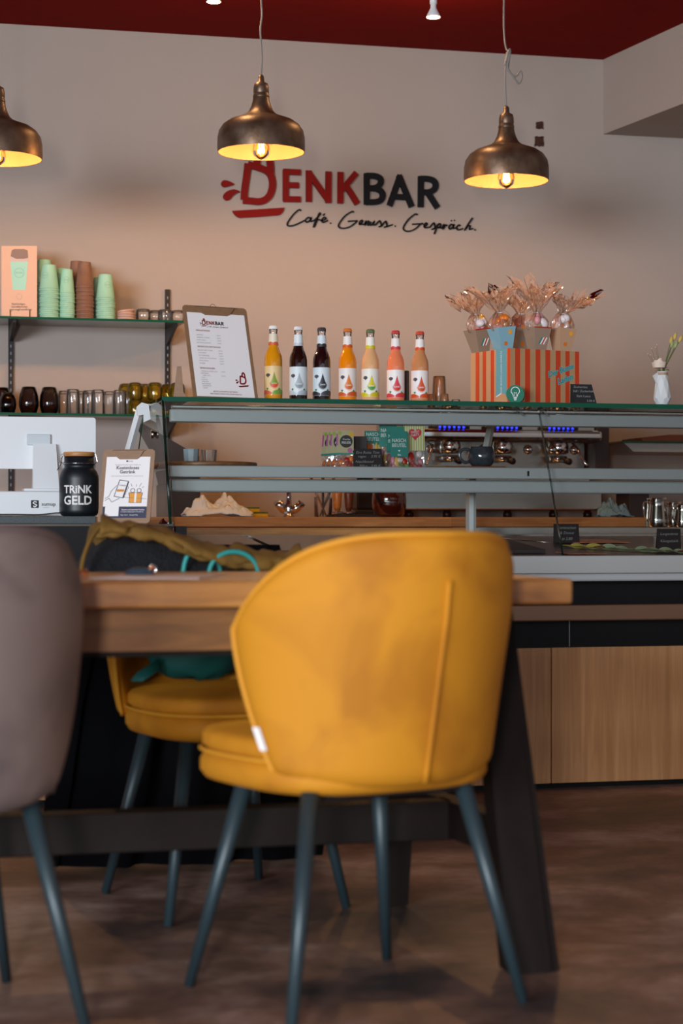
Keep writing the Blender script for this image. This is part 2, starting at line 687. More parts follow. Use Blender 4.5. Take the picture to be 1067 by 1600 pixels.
BAR = [c2([(156, 104), (156, 340)]), catmull([(*p, 0) for p in c2([(150, 122), (215, 124), (255, 140), (264, 165), (250, 195), (215, 214), (160, 216)])], 4),
       catmull([(*p, 0) for p in c2([(160, 218), (225, 220), (265, 240), (277, 272), (262, 305), (225, 320), (150, 322)])], 4),
       c2([(328, 348), (410, 118)]), c2([(398, 118), (497, 357)]), c2([(352, 280), (468, 286)]),
       c2([(566, 126), (564, 360)]), catmull([(*p, 0) for p in c2([(560, 144), (620, 146), (662, 160), (678, 192), (664, 226), (625, 246), (566, 246)])], 4),
       c2([(615, 245), (692, 364)])]
SCRIPT1 = [[(655, 432), (635, 428), (600, 458), (562, 508), (550, 538), (568, 550), (612, 540), (680, 508)],
           [(728, 490), (705, 486), (686, 508), (702, 521), (724, 502), (730, 488), (728, 514), (748, 510)],
           [(748, 510), (782, 480), (800, 458), (790, 456), (772, 510), (756, 554), (750, 548), (770, 505), (800, 503)],
           [(800, 510), (828, 505), (842, 492), (828, 484), (812, 502), (822, 522), (858, 508)],
           [(820, 470), (834, 456)], [(874, 530), (880, 527)]]
SCRIPT2 = [[(60, 395), (42, 393), (-10, 427), (-54, 487), (-47, 513), (-14, 519), (30, 506), (74, 474), (85, 464)], [(16, 466), (50, 464), (88, 462)],
           [(98, 490), (122, 474), (122, 458), (106, 466), (104, 488), (136, 488)],
           [(140, 494), (150, 466), (146, 492), (166, 466), (174, 470), (168, 494), (184, 488)],
           [(190, 470), (183, 488), (196, 494), (212, 468), (208, 492), (224, 492)],
           [(224, 494), (254, 462), (268, 498), (248, 508), (270, 500)], [(270, 500), (300, 466), (310, 502), (288, 511), (320, 502), (354, 490)],
           [(370, 504), (377, 501)],
           [(542, 415), (520, 413), (472, 452), (436, 508), (445, 535), (480, 541), (525, 522), (566, 486), (585, 484)], [(502, 488), (545, 486), (585, 485)],
           [(588, 508), (614, 490), (606, 478), (593, 494), (600, 514), (634, 510)], [(634, 512), (664, 478), (674, 516), (652, 526), (676, 516)],
           [(692, 490), (680, 530), (668, 562)], [(686, 512), (704, 484), (718, 494), (706, 514), (690, 514), (724, 514)],
           [(726, 524), (740, 492), (738, 520), (752, 494), (768, 500)],
           [(812, 494), (792, 490), (780, 514), (794, 524), (812, 502), (818, 492), (812, 518), (834, 516)], [(796, 462), (800, 460)], [(820, 460), (824, 458)],
           [(866, 500), (852, 494), (838, 512), (850, 530), (886, 520)],
           [(958, 440), (930, 480), (900, 530), (922, 502), (940, 502), (936, 526), (962, 520)], [(974, 532), (981, 529)]]


def logo(put, th=0, k=1, sw=1):
    """put(name) -> (MB, transform): draws every stroke of the logo, scaled by k"""
    def sc(pts):
        return [(p[0] * k, p[1] * k) for p in pts]
    n = 0
    for key, groups in (('cup', CUP), ):
        mb, T, m = put(key)
        for pts, _ in groups:
            n += 1
            mb.ribbon([(p.x, p.y) for p in catmull([(*p, 0) for p in sc(pts)], 4)], LW * 1.25 * k * sw, m, T, th=th + n * .0002 * k, z=0 if th else n * 1e-4)
    for d in DROPS:
        mb, T, m = put('drop')
        pts = [(p.x, p.y) for p in catmull([(*p, 0) for p in sc(d)], 3, True)]
        mb.prism(pts[::-1], 0, th or 1e-4, m, T)
    mb, T, m = put('saucer')
    mb.prism(sc(SAUCER)[::-1], 0, th or 1e-4, m, T)
    lets = {'E': [ENK[i][0] for i in range(4)], 'N': [ENK[i][0] for i in (4, 5, 6)], 'K': [ENK[i][0] for i in (7, 8, 9)],
            'B': BAR[:3], 'A': BAR[3:6], 'R': BAR[6:]}
    for ch, st in lets.items():
        mb, T, m = put('red_letter' if ch in 'ENK' else 'letter')
        for pts in st:
            n += 1
            mb.ribbon(sc(pts), LW * 1.08 * k * sw, m, T, th=th + n * .0001 * k if th else 0, z=0 if th else n * 1e-5)
    mb, T, m = put('script')
    for src, conv in ((SCRIPT1, c1), (SCRIPT2, c2)):
        for pts in src:
            n += 1
            q = catmull([(*p, 0) for p in sc(conv(pts))], 4)
            mb.ribbon([(p.x, p.y) for p in q], .0058 * k * sw, m, T, th=th * .7 + n * .00004 * k if th else 0, z=0 if th else n * 1e-5)


sign = thing('wall_sign', 'raised red and black café logo lettering with cup and saucer on the back wall', 'sign', (LO[0], WY, LO[2]))
parts = []


def put_wall(key):
    mb = MB()
    parts.append((key, mb))
    return mb, UP, 'sign_black' if key in ('letter', 'script') else 'sign_red'


logo(put_wall, .012)
for key, mb in parts:
    o = mb.build({'cup': 'cup_emblem', 'drop': 'drop_emblem', 'saucer': 'saucer_emblem', 'script': 'script_lettering'}.get(key, 'letter'), sign)
    if 'letter' in key:
        o['label'] = 'red capital letter' if key == 'red_letter' else 'black capital letter'


def logo_on(mb, T, k, red='sign_red', black='sign_black', sw=1):
    logo(lambda key: (mb, T, black if key in ('letter', 'script') else red), 0, k, sw)


def cup_mark(mb, T, k, red='sign_red'):
    cx, cy = lw(390, 300)
    T2 = T @ Matrix.Scale(k, 4) @ Matrix.Translation((-cx, -cy, 0))
    for i, (pts, _) in enumerate(CUP):
        mb.ribbon([(p.x, p.y) for p in catmull([(*p, 0) for p in pts], 3)], LW * 1.3, red, T2, z=i * 1e-3)
    for d in DROPS:
        mb.flat([(p.x, p.y) for p in catmull([(*p, 0) for p in d], 3, True)][::-1], red, T2)
    mb.flat(SAUCER[::-1], red, T2)


# ------------------------------------------------------------------ pendant lamps
mb_ = mat('aged_copper', '6e4a30', .42, .75, bump=.06, bscale=60)
nt = mb_.node_tree
tc_ = nt.nodes.new('ShaderNodeTexCoord')
n_ = nt.nodes.new('ShaderNodeTexNoise')
n_.inputs['Scale'].default_value = 14
n_.inputs['Detail'].default_value = 8
nt.links.new(tc_.outputs['Object'], n_.inputs[0])
r_ = nt.nodes.new('ShaderNodeValToRGB')
r_.color_ramp.elements[0].position = .35
r_.color_ramp.elements[0].color = lin('5a4230')
r_.color_ramp.elements[1].position = .68
r_.color_ramp.elements[1].color = lin('86705e')
nt.links.new(n_.outputs[0], r_.inputs[0])
nt.links.new(r_.outputs[0], nt.nodes['Principled BSDF'].inputs['Base Color'])
M['aged_copper'] = mb_
M['shade_inside'] = mat('shade_inside', '75533a', .7)
M['filament'] = glow('filament', 'ffc060', 60)
M['bulb_glass'] = clear('bulb_glass', 'fff0d0', 1.2)
LS = .32 / 137                                 # metres per pixel on the lamps


def pendant(px, py, label, knot):
    x, y, z = P(px, py, 6.88)
    t = thing('pendant_lamp', label, 'lamp', (x, y, z), 0, 'copper pendant lamps over the display counter')
    prof = [(68, 0), (68.6, 6), (68.3, 22), (66, 33), (60, 42), (50, 49), (36, 54), (26, 58), (20, 63), (16, 71), (13.5, 79), (12.5, 86)]
    outer = [(r * LS, h * LS) for r, h in prof]
    MB().lathe(outer, 'aged_copper', n=64, caps=False).build('lamp_shade', t)
    inner = [((r - 1) * LS, h * LS - (.0012 if i else 0)) for i, (r, h) in enumerate(prof[:9])]
    ib = MB().lathe(inner[::-1] , 'shade_inside', n=64, caps=False)
    ib.lathe([(68 * LS, 0), (67 * LS, 0)], 'shade_inside', n=64, caps=False)
    ib.build('shade_lining', t)
    MB().lathe([(r * LS, h * LS) for r, h in [(12.6, 84), (13, 87), (12.4, 89), (12.4, 90), (11.4, 91), (12.2, 93), (12, 101), (10.4, 107), (5, 110), (4.6, 118), (2.4, 121)]], 'aged_copper', n=32).build('lamp_cap', t)
    bulb = MB().lathe([(r * LS, h * LS) for r, h in [(4, 34), (7, 28), (12, 14), (13.8, 5), (12, -4), (6, -9.5), (1.5, -11.5), (0, -12)]], 'bulb_glass', n=24, caps=False).build('bulb', t)
    fb = MB()
    for k in range(6):
        a = 2 * pi * k / 6
        b = a + pi / 6
        fb.tube([(3.8 * LS * cos(a), 3.8 * LS * sin(a), 22 * LS), (5 * LS * cos(b), 5 * LS * sin(b), -1 * LS)], .0014, 'filament', n=6)
    fb.build('filament', bulb)
    MB().lathe([(5.5 * LS, 32 * LS), (6.5 * LS, 50 * LS), (6.5 * LS, 60 * LS)], 'black_metal', n=20).build('socket', t)
    l = bpy.data.lights.new('bulb_light', 'POINT')
    l.energy = LAMP_W
    l.color = (1.0, .56, .24)
    l.shadow_soft_size = .022
    lo = bpy.data.objects.new('bulb_light', l)
    COL.objects.link(lo)
    lo.location = (0, 0, 2 * LS)
    lo.parent = t
    top = CZ - z
    if knot:
        zk = (283 - 105) * LS
        pts = catmull([(0, 0, 120 * LS), (-.004, 0, 150 * LS), (-.004, 0, zk), (.002, 0, zk + .05), (.004, .004, zk + .07), (-.006, 0, zk + .02)], 5)
        cb = MB().tube(pts, .0033, 'cord_grey')
        cb.tube(catmull([(-.004, -.005, zk + .03), (.008, -.006, zk + .075), (.016, 0, zk + .075), (.01, .006, zk + .02), (.012, 0, zk - .002), (.036, 0, zk - .02), (.056, 0, zk + .002), (.062, 0, zk - .02),
                         (.05, 0, zk - .045), (.03, 0, zk - .025), (.012, 0, zk), (.004, -.004, zk + .02), (.012, -.006, zk + .06), (.0, .002, zk + .085), (-.008, 0, zk + .13), (-.01, 0, zk + .2), (-.008, 0, top)], 6), .0033, 'cord_grey')
    else:
        cb = MB().tube(catmull([(0, 0, 120 * LS), (.003, 0, 150 * LS), (-.003, 0, 190 * LS), (.003, 0, 215 * LS), (0, 0, 240 * LS), (-.002, 0, top)], 6), .0033, 'cord_grey')
    cb.build('cord', t)
    MB().lathe([(.001, top - .03), (.035, top - .028), (.045, top - .01), (.045, top - .001)], 'aged_copper', n=24).build('ceiling_rose', t)
    return t


LAMP_W = 13
pendant(408, 238, 'copper pendant lamp hanging over the cup emblem of the wall logo', False)
pendant(791, 283, 'copper pendant lamp on a knotted grey cord, right of the wall logo', True)
pendant(-5, 248, 'copper pendant lamp cut off by the left edge, above the glass shelves', False)

# ceiling spots
M['spot_glass'] = glow('spot_glass', 'ffcf90', 30)


def spot(px, py, label):
    x, y, z = P(px, py, 7.0)
    t = thing('ceiling_spotlight', label, 'spotlight', (x, y, z), 0, 'small ceiling spotlights')
    MB().lathe([(.026, 0), (.026, .006), (.02, .018), (.012, .034), (.011, .05)], 'white_gloss', n=24, caps=False).build('reflector', t)
    MB().lathe([(0, .004), (.0245, .003)], 'spot_glass', n=24, caps=False).build('lens', t)
    b = MB().lathe([(.011, .048), (.014, .05), (.014, .09), (.006, .092), (.006, CZ - z - .001)], 'white_gloss', n=20)
    b.build('holder', t)
    l = bpy.data.lights.new('spot_light', 'POINT')
    l.energy = 3.5
    l.color = (1, .62, .3)
    l.shadow_soft_size = .02
    lo = bpy.data.objects.new('spot_light', l)
    COL.objects.link(lo)
    lo.location = (0, 0, -.012)
    lo.parent = t


spot(677, 27, 'small lit ceiling spotlight near the top edge, between two pendant lamps')
spot(334, 3, 'small lit ceiling spotlight half cut by the top edge, left of the central cord')

# ------------------------------------------------------------------ service counter with oak front
FY = 5.82                                      # face of the oak front
X0, X1 = -1.6, 3.6                             # ends of the counter
ct = thing('service_counter', 'long café service counter with oak front panels and a bronze rail', 'counter', (0, FY, 0))


def zc(px, py, Y):
    return PZ(px, py, Y)


MB().box(X0, X1, .03, .8, .02, .455, 'black_panel').box(X0 + .01, X1 - .01, .05, .75, 0, .02, 'black_panel').build('body', ct)
seams = [X0, -.95, -.23, .36, .96, PX(731, FY), PX(861.5, FY), PX(861.5, FY) + .86, X1]
for a, b in zip(seams, seams[1:]):
    MB().box(a + .0015, b - .0015, 0, .028, .022, .457, 'oak', bev=.002).build('front_panel', ct)
zb0 = PZ(950, 1010.5, FY - .01)
MB().box(X0, X1, -.008, .78, .458, PZ(950, 969, FY - .05), 'black_panel').build('lower_fascia', ct)
MB().box(PX(888, FY) - .0008, PX(888, FY) + .0008, -.0095, -.008, .46, .545, 'alu').build('fascia_joint', ct)
zr0, zr1 = PZ(950, 969.5, FY - .09), PZ(950, 944.5, FY - .09)
MB().box(X0, X1, -.09, .1, zr0, zr1, 'bronze_rail', bev=.004).build('rail', ct)
zu = PZ(950, 907, FY - .03)
MB().box(X0, X1, -.03, .75, zr1, zu, 'black_panel').build('upper_fascia', ct)
tc = thing('till_counter', 'black raised till section with a dark stone worktop left of the display case', 'counter', (0, FY, 0))
MB().box(-1.6, .855, -.09, .70, zu + .001, .846, 'black_panel').box(-1.6, .855, -.10, .7, .8462, .852, 'dark_steel').build('body', tc)
MB().box(-1.6, PX(149, 5.9), .05, .70, .8525, .8765, 'stone_top', bev=.003).build('stone_worktop', tc)

# ------------------------------------------------------------------ glass display case
CX0, CX1 = .866, 3.45
dc = thing('display_case', 'refrigerated glass display case with aluminium rails on the service counter', 'display case', (0, 0, 0))
MB().box(.860, .892, 5.70, 5.735, zu + .001, .846, 'black_panel').build('corner_block', dc)
zk0, zk1, zk2 = zu, PZ(950, 896, 5.72), PZ(950, 868, 5.72)
MB().box(CX0, CX1, 5.70, 6.55, zk0 + .0005, zk1, 'alu_blue', bev=.006).build('base_rail', dc)
MB().box(CX0, CX1, 5.72, 5.76, zk1 + .0005, zk2, 'alu', bev=.003).box(CX0, CX1, 5.722, 5.758, zk1 - .002, zk1 + .002, 'black_metal').build('front_rail', dc)
# the deck slopes down to the front rail
dy0, dz0, dy1, dz1 = 5.76, zk2 - .001, 6.50, PZ(600, 838, 6.50)
MB().add([(CX0, dy0, dz0), (CX1, dy0, dz0), (CX1, dy1, dz1), (CX0, dy1, dz1), (CX0, dy0, dz0 - .01), (CX1, dy0, dz0 - .01), (CX1, dy1, dz1 - .02), (CX0, dy1, dz1 - .02)],
         [(0, 1, 2, 3), (7, 6, 5, 4), (0, 4, 5, 1), (3, 2, 6, 7)], 'dark_steel').build('deck', dc)
zg = PZ(600, 835.5, 6.52)
MB().box(CX0, CX1, 6.50, 6.54, dz1 - .02, zg, 'steel').build('rear_sill', dc)
TZ = 1.2505                                    # top of the glass roof
GY = 5.97                                      # front edge of the glass roof
gt = MB().box(CX0 - .01, CX1, GY + .0015, 6.52, TZ - .012, TZ, 'shelf_glass')
gt.box(CX0 - .01, CX1, GY - .0005, GY + .001, TZ - .014, TZ + .001, 'glass_edge')
gt.build('glass_top', dc)


def front_pane(a, b, name):
    mb = MB()
    y0, z0, y1, z1 = 5.735, zk2 - .012, GY + .004, TZ - .016
    if b > 3:
        pass
    mb.add([(a, y0, z0), (b, y0, z0), (b, y1, z1), (a, y1, z1), (a, y0 + .006, z0), (b, y0 + .006, z0), (b, y1 + .006, z1), (a, y1 + .006, z1)],
           [(0, 1, 2, 3), (7, 6, 5, 4)], 'glass')
    for x in (a, b):
        s = .0012 if x == a else -.0012
        mb.add([(x, y0, z0), (x + s, y0, z0), (x + s, y1, z1), (x, y1, z1), (x, y0 + .006, z0), (x + s, y0 + .006, z0), (x + s, y1 + .006, z1), (x, y1 + .006, z1)],
               [(0, 1, 2, 3), (7, 6, 5, 4), (0, 3, 7, 4), (1, 5, 6, 2)], 'glass_edge_dark')
    return mb.build(name, dc)


XM = PX(842, GY)
front_pane(CX0, XM - .001, 'front_pane')
front_pane(XM + .001, CX1, 'front_pane')
# end pane, clear, with a dark green front edge and its pivot
ep = MB()
ep.add([(CX0 - .008, 5.745, .853), (CX0 - .008, 6.55, .853), (CX0 - .008, 6.55, 1.10), (CX0 - .008, 6.40, TZ - .012), (CX0 - .008, GY + .01, TZ - .012)], [(0, 1, 2, 3, 4)], 'end_glass')
ep.tube([(CX0 - .009, 5.80, .853), (CX0 - .009, GY + .002, TZ - .012)], .0042, 'glass_edge_dark', n=6)
ep.tube([(CX0 - .008, 6.40, TZ - .012), (CX0 - .008, 6.55, 1.10), (CX0 - .008, 6.55, .853)], .002, 'glass_edge', n=6)
ep.build('end_pane', dc)
px_, py_, pz_ = P(228, 675, 6.0)
MB().lathe([(.002, -.005), (.014, -.004), (.014, .004), (.008, .006), (.008, .014)], 'steel', TR((CX0 - .016, 6.15, pz_), ry=R(90)), n=20).build('clamp_knob', dc)
# slanted end post with its bracket
s0, s1 = P(201, 704, 6.30), P(219, 640, 6.30)
MB().tube([(s0[0] - .028, 6.30, .855), s0, s1], .0135, 'white_gloss', n=4, smooth=False).build('end_post', dc)
bb = MB()
q = [P(x, y, 6.27) for x, y in ((213, 636), (221, 629), (232, 632), (235, 655), (224, 660), (224, 648), (215, 650))]
bb.prism([(p[0], p[2]) for p in q][::-1], -.006, .006, 'white_gloss', TR((0, 6.27, 0)) @ UP)
bb.build('bracket', dc)
# light rail below the roof
za, zb = PZ(500, 661.5, 6.05), PZ(500, 642.5, 6.05)
MB().box(CX0 + .03, CX1, 6.05, 6.085, za, zb, 'alu_blue', bev=.002).box(CX0 + .03, CX1, 6.046, 6.0515, za - .003, za + .001, 'dark_steel').build('light_rail', dc)
M['strip_lamp'] = glow('strip_lamp', 'ff9a3c', 3.0)
MB().box(CX0 + .03, CX1, 6.03, 6.05, zb + .001, zb + .013, 'steel', bev=.003).build('rail_lip', dc)
# middle shelf: front profile and the lower profile set back under it
zs0, zs1 = PZ(500, 746.5, 5.93), PZ(500, 728.5, 5.93)
MB().box(CX0 + .006, CX1, 5.93, 5.95, zs0, zs1, 'alu_blue', bev=.003).build('shelf_front', dc)
MB().box(CX0 + .01, CX1, 5.95, 6.32, zs1 - .012, zs1 - .006, 'shelf_glass').build('shelf_plate', dc)
zt0, zt1 = PZ(500, 769.5, 5.99), PZ(500, 749, 5.99)
MB().box(CX0 + .02, CX1, 5.99, 6.02, zt0, zt1, 'alu_blue', bev=.006).build('shelf_beam', dc)
MB().box(PX(824, 5.928), PX(827, 5.928), 5.9285, 5.93, PZ(825, 744, 5.93), PZ(825, 736, 5.93), 'black_metal').build('lock', dc)
# posts between deck, shelf and roof
a = PX(733, 6.3)
MB().box(a, a + .016, 6.30, 6.34, dz1 - .03, zs1 - .014, 'white_gloss').box(a + .016, a + .026, 6.305, 6.335, dz1 - .03, zs1 - .014, 'alu').build('post', dc)
q0, q1 = P(757, 690, 6.32), P(769, 655, 6.32)
MB().tube([(q0[0] - .01, 6.32, zs1 - .006), q1, (q1[0] + .015, 6.32, TZ - .012)], .014, 'alu', n=4, smooth=False).build('post', dc)
for x in (800, 838):
    h0 = P(x, 662, 6.0)
    MB().tube([(h0[0], GY + .02, TZ - .014), (h0[0] + .02, 6.0, h0[2] + .05), (h0[0] + .05, 6.03, h0[2] + .03)], .004, 'glass', n=6).build('glass_hinge', dc)

# ------------------------------------------------------------------ the dining table
TY0, TY1, TX0, TX1 = 3.51, 4.29, -.72, 1.303
tb = thing('dining_table', 'solid wooden dining table with dark trestle frame behind the yellow chair', 'table', (.29, 3.9, 0))
ox, oy = .29, 3.9


def tl(m):
    return m


MB().box(TX0 - ox, TX1 - ox, TY0 - oy, TY1 - oy, .697, .745, 'table_wood', bev=.005).build('tabletop', tb)
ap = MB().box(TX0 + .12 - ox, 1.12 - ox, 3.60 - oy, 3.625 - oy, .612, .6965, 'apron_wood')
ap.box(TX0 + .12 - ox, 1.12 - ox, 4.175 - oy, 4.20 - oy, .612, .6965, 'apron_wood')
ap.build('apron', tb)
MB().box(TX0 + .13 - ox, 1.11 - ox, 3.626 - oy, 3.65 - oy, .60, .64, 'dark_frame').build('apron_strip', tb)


def beam(mb, p0, p1, w0, w1, d0, d1, m):
    """upright plank from foot p0 to top p1; w = width in X, d = depth in Y"""
    vs = []
    for p, ww, dd in ((p0, w0, d0), (p1, w1, d1)):
        x, y, z = p
        vs += [(x - ww / 2, y - dd / 2, z), (x + ww / 2, y - dd / 2, z), (x + ww / 2, y + dd / 2, z), (x - ww / 2, y + dd / 2, z)]
    mb.add(vs, [(3, 2, 1, 0), (4, 5, 6, 7), (0, 1, 5, 4), (1, 2, 6, 5), (2, 3, 7, 6), (3, 0, 4, 7)], m)
    return mb


for sgn, xn, xf in ((1, 1.205, 1.115), (-1, -.60, -.51)):
    o = MB()
    # near leg: flat plank with a narrow bevel along its outer edge
    beam(o, (xn - .012 - ox, 3.47 - oy, .004), (xn - .03 - ox, 3.66 - oy, .6965), .082, .062, .07, .06, 'dark_frame')
    beam(o, (xn + .038 - ox, 3.476 - oy, .004), (xn + .008 - ox, 3.664 - oy, .6965), .02, .016, .06, .05, 'dark_frame')
    o.build('leg', tb)
    o = MB()
    beam(o, (xf - ox, 4.15 - oy, .004), (xf + .02 - ox, 4.05 - oy, .6965), .05, .05, .07, .06, 'dark_frame')
    o.build('leg', tb)
    c = MB()
    a0, a1 = Vector((xn - .03 - ox, 3.55 - oy, 0)), Vector((xf - ox, 4.12 - oy, 0))
    d = (a1 - a0).normalized()
    n_ = Vector((d.y, -d.x, 0)) * .022
    c.add([a0 - n_ + Vector((0, 0, .21)), a0 + n_ + Vector((0, 0, .21)), a1 + n_ + Vector((0, 0, .21)), a1 - n_ + Vector((0, 0, .21)),
           a0 - n_ + Vector((0, 0, .284)), a0 + n_ + Vector((0, 0, .284)), a1 + n_ + Vector((0, 0, .284)), a1 - n_ + Vector((0, 0, .284))],
          [(3, 2, 1, 0), (4, 5, 6, 7), (0, 1, 5, 4), (1, 2, 6, 5), (2, 3, 7, 6), (3, 0, 4, 7)], 'dark_frame')
    c.build('cross_beam', tb)
MB().box(-.545 - ox, 1.14 - ox, 3.77 - oy, 3.83 - oy, .205, .284, 'dark_frame', bev=.003).build('stretcher', tb)


# ------------------------------------------------------------------ shell chairs
def chair(name, label, loc, rz, fabric, piping, half=(1.08, 1.42), top=.835, corner=.165, pw=3.4, seat_w=.232, group=None, tagged=False, lean=.06, wing=.268, zbot=.40, bulge=0, legs=None):
    t = thing(name, label, 'chair', loc, rz, group)

    def shell(u, v, off):
        u2 = u * 2 - 1
        zb = zbot + .022 * abs(u2) ** 3
        zt = top - corner * abs(u2) ** pw
        z = zb + (zt - zb) * v
        am = half[0] + (half[1] - half[0]) * (1 - (1 - v) ** 1.6) + bulge * sin(pi * min(1, v * 1.05))
        k = (z - zbot) / (top - zbot)
        r0 = wing * (.90 + .10 * min(1, max(0, k) * 1.5))
        a = u2 * am
        x = (r0 + off) * sin(a)
        y = -(r0 * .94 + off) * cos(a) + (wing * .94 - .235) - lean * k * (1 - .6 * abs(u2))
        return (x, y, z)
    nu, nv = 30, 22
    vs, fs = [], []
    th = .02
    for side, off in ((0, th), (1, -th)):
        for j in range(nv + 1):
            for i in range(nu + 1):
                u, v = i / nu, j / nv
                # rounded rim: the shell thins out towards its edge
                e = min(u, 1 - u) * 2.4
                e2 = min(v, 1 - v) * 2
                f = min(1, math.sqrt(min(1, e / .12 + .12))) * min(1, math.sqrt(min(1, e2 / .10 + .12)))
                vs.append(shell(u, v, off * f))
    n = (nu + 1) * (nv + 1)
    for j in range(nv):
        for i in range(nu):
            a = j * (nu + 1) + i
            fs.append((a, a + 1, a + nu + 2, a + nu + 1))
            fs.append((n + a, n + a + nu + 1, n + a + nu + 2, n + a + 1))
    edge = [(0, i) for i in range(nu + 1)] + [(j, nu) for j in range(1, nv + 1)] + [(nv, i) for i in range(nu - 1, -1, -1)] + [(j, 0) for j in range(nv - 1, 0, -1)]
    ids = [j * (nu + 1) + i for j, i in edge]
    for k in range(len(ids)):
        a, b = ids[k], ids[(k + 1) % len(ids)]
        fs.append((b, a, n + a, n + b))
    back = MB().add(vs, fs, fabric, smooth=True).build('backrest', t, sub=1)
    rim = []
    for j in range(nv + 1):
        rim.append(shell(0, j / nv, .004))
    for i in range(1, nu + 1):
        rim.append(shell(i / nu, 1, .004))
    for j in range(nv - 1, -1, -1):
        rim.append(shell(1, j / nv, .004))
    MB().tube(rim, .0052, piping, n=8).build('piping', back)
    seam = [shell(.5, v, th + .002) for v in [.02 + .80 * k / 16 for k in range(17)]]
    MB().tube(seam, .0042, fabric, n=8).build('back_seam', back)
    if tagged:
        a = shell(.03, .16, th * .6)
        b = shell(.03, .30, th * .6)
        lb = MB().add([a, b, (b[0] - .012, b[1] + .012, b[2]), (a[0] - .012, a[1] + .012, a[2]), (a[0], a[1], a[2]), ], [(0, 1, 2, 3)], 'white')
        lb.tube([(a[0] - .007, a[1] + .003, a[2]), (b[0] - .007, b[1] + .003, b[2])], .006, 'white', n=4, smooth=False, flat=.3)
        lb.build('care_tag', back)
    # seat: upholstered base and cushion, superellipse in plan

    def pad(z0, z1, w_, y0, y1, rd, m, name_, dome=0):
        prof = [(.86, z0), (.965, z0 + rd * .35), (1, z0 + rd), (1, z1 - rd), (.97, z1 - rd * .3), (.90, z1), (.6, z1 + dome * .7), (.3, z1 + dome), (0.01, z1 + dome)]
        vs, fs = [], []
        nn = 40
        for k, z in prof:
            for i in range(nn):
                a = 2 * pi * i / nn
                ca, sa = cos(a), sin(a)
                e = .62
                X = w_ * k * math.copysign(abs(ca) ** e, ca)
                Y = (y0 + y1) / 2 + (y1 - y0) / 2 * k * math.copysign(abs(sa) ** e, sa)
                X *= 1 - .12 * max(0, -(Y - .0) / .25)
                vs.append((X, Y, z))
        for j in range(len(prof) - 1):
            for i in range(nn):
                i2 = (i + 1) % nn
                fs.append((j * nn + i, j * nn + i2, (j + 1) * nn + i2, (j + 1) * nn + i))
        fs.append(tuple(range(nn - 1, -1, -1)))
        fs.append(tuple(range((len(prof) - 1) * nn, len(prof) * nn)))
        MB().add(vs, fs, m, smooth=True).build(name_, t)
    pad(.385, .442, seat_w, -.20, .255, .02, fabric, 'seat_base')
    pad(.440, .482, seat_w - .004, -.19, .25, .012, fabric, 'seat', .012)
    ring = []
    for i in range(48):
        a = 2 * pi * i / 48
        ca, sa = cos(a), sin(a)
        X = (seat_w - .001) * math.copysign(abs(ca) ** .62, ca)
        Y = .028 + .2265 * math.copysign(abs(sa) ** .62, sa)
        ring.append((X * (1 - .12 * max(0, -Y / .25)), Y, .443))
    MB().tube(ring, .004, piping, closed=True, n=6).build('seat_piping', t)
    for k, (lx, ly) in enumerate(legs or ((-.225, -.235), (.222, -.225), (-.205, .215), (.205, .205))):
        tx, ty = lx * .66, ly * .62
        MB().tube([(lx, ly, .003), (tx, ty, .392)], .0098, 'leg_metal', r2=.0165, n=16).build('leg', t)
    MB().box(-.15, .15, -.15, .15, .376, .39, 'black_metal').build('seat_plate', t)
    return t


chair('shell_chair', 'mustard yellow velvet shell chair in the foreground, seen from behind with vertical back seam', (.835, 3.385, 0), R(18), 'yellow_velvet', 'yellow_piping', tagged=True,
      legs=((-.268, -.235), (.215, -.225), (-.235, .195), (.195, .19)), seat_w=.243)
chair('shell_chair', 'mustard yellow velvet chair on the far side of the table, facing the camera', (.765, 4.285, 0), R(180 + 14), 'yellow_velvet', 'yellow_piping', top=.77, corner=.16,
      legs=((-.17, -.2), (.22, -.2), (-.19, .215), (.235, .215)))
chair('shell_chair', 'taupe grey velvet shell chair cut off by the left edge of the picture', (.07, 3.37, 0), R(12), 'grey_velvet', 'grey_piping',
      half=(.90, 1.15), top=.845, corner=.10, pw=4, bulge=.22, seat_w=.22, zbot=.375, lean=.04, wing=.26)

# ------------------------------------------------------------------ small drawing helpers
def wrapped(mb, fn, r, T=None):
    """draw with fn on a flat sheet (x right, y up) and roll the sheet round a cylinder of radius r facing -Y"""
    tmp = MB()
    fn(tmp)
    vs = []
    for x, y, z in tmp.v:
        rr = r(y) if callable(r) else r
        vs.append(((rr + z) * sin(x / rr), -(rr + z) * cos(x / rr), y))
    for mi, m in enumerate(tmp.mats):
        fs = [f for f, k in zip(tmp.f, tmp.m) if k == mi]
        mb.add(vs, fs, m, T, smooth=False)


def cols(mb, x0, x1, top, bot, m, z=0, n=10):
    """shape between two curves, cut in narrow columns so that it can be rolled"""
    vs, fs = [], []
    for i in range(n + 1):
        x = x0 + (x1 - x0) * i / n
        vs += [(x, bot(x), z), (x, top(x), z)]
    for i in range(n):
        fs.append((2 * i, 2 * i + 2, 2 * i + 3, 2 * i + 1))
    mb.add(vs, fs, m)


def colour(name, h, rough=.5, **k):
    if name not in M:
        M[name] = mat(name, h, rough, **k)
    return name


def board_T(rz, tilt):
    return Matrix.Rotation(rz, 4, 'Z') @ Matrix.Rotation(-tilt, 4, 'X') @ UP


def rounded(w_, h_, r, n=5):
    pts = []
    for cx, cy, a0 in ((w_ / 2 - r, r, -90), (w_ / 2 - r, h_ - r, 0), (-w_ / 2 + r, h_ - r, 90), (-w_ / 2 + r, r, 180)):
        for k in range(n + 1):
            a = R(a0 + 90 * k / n)
            pts.append((cx + r * cos(a), cy + r * sin(a)))
    return pts


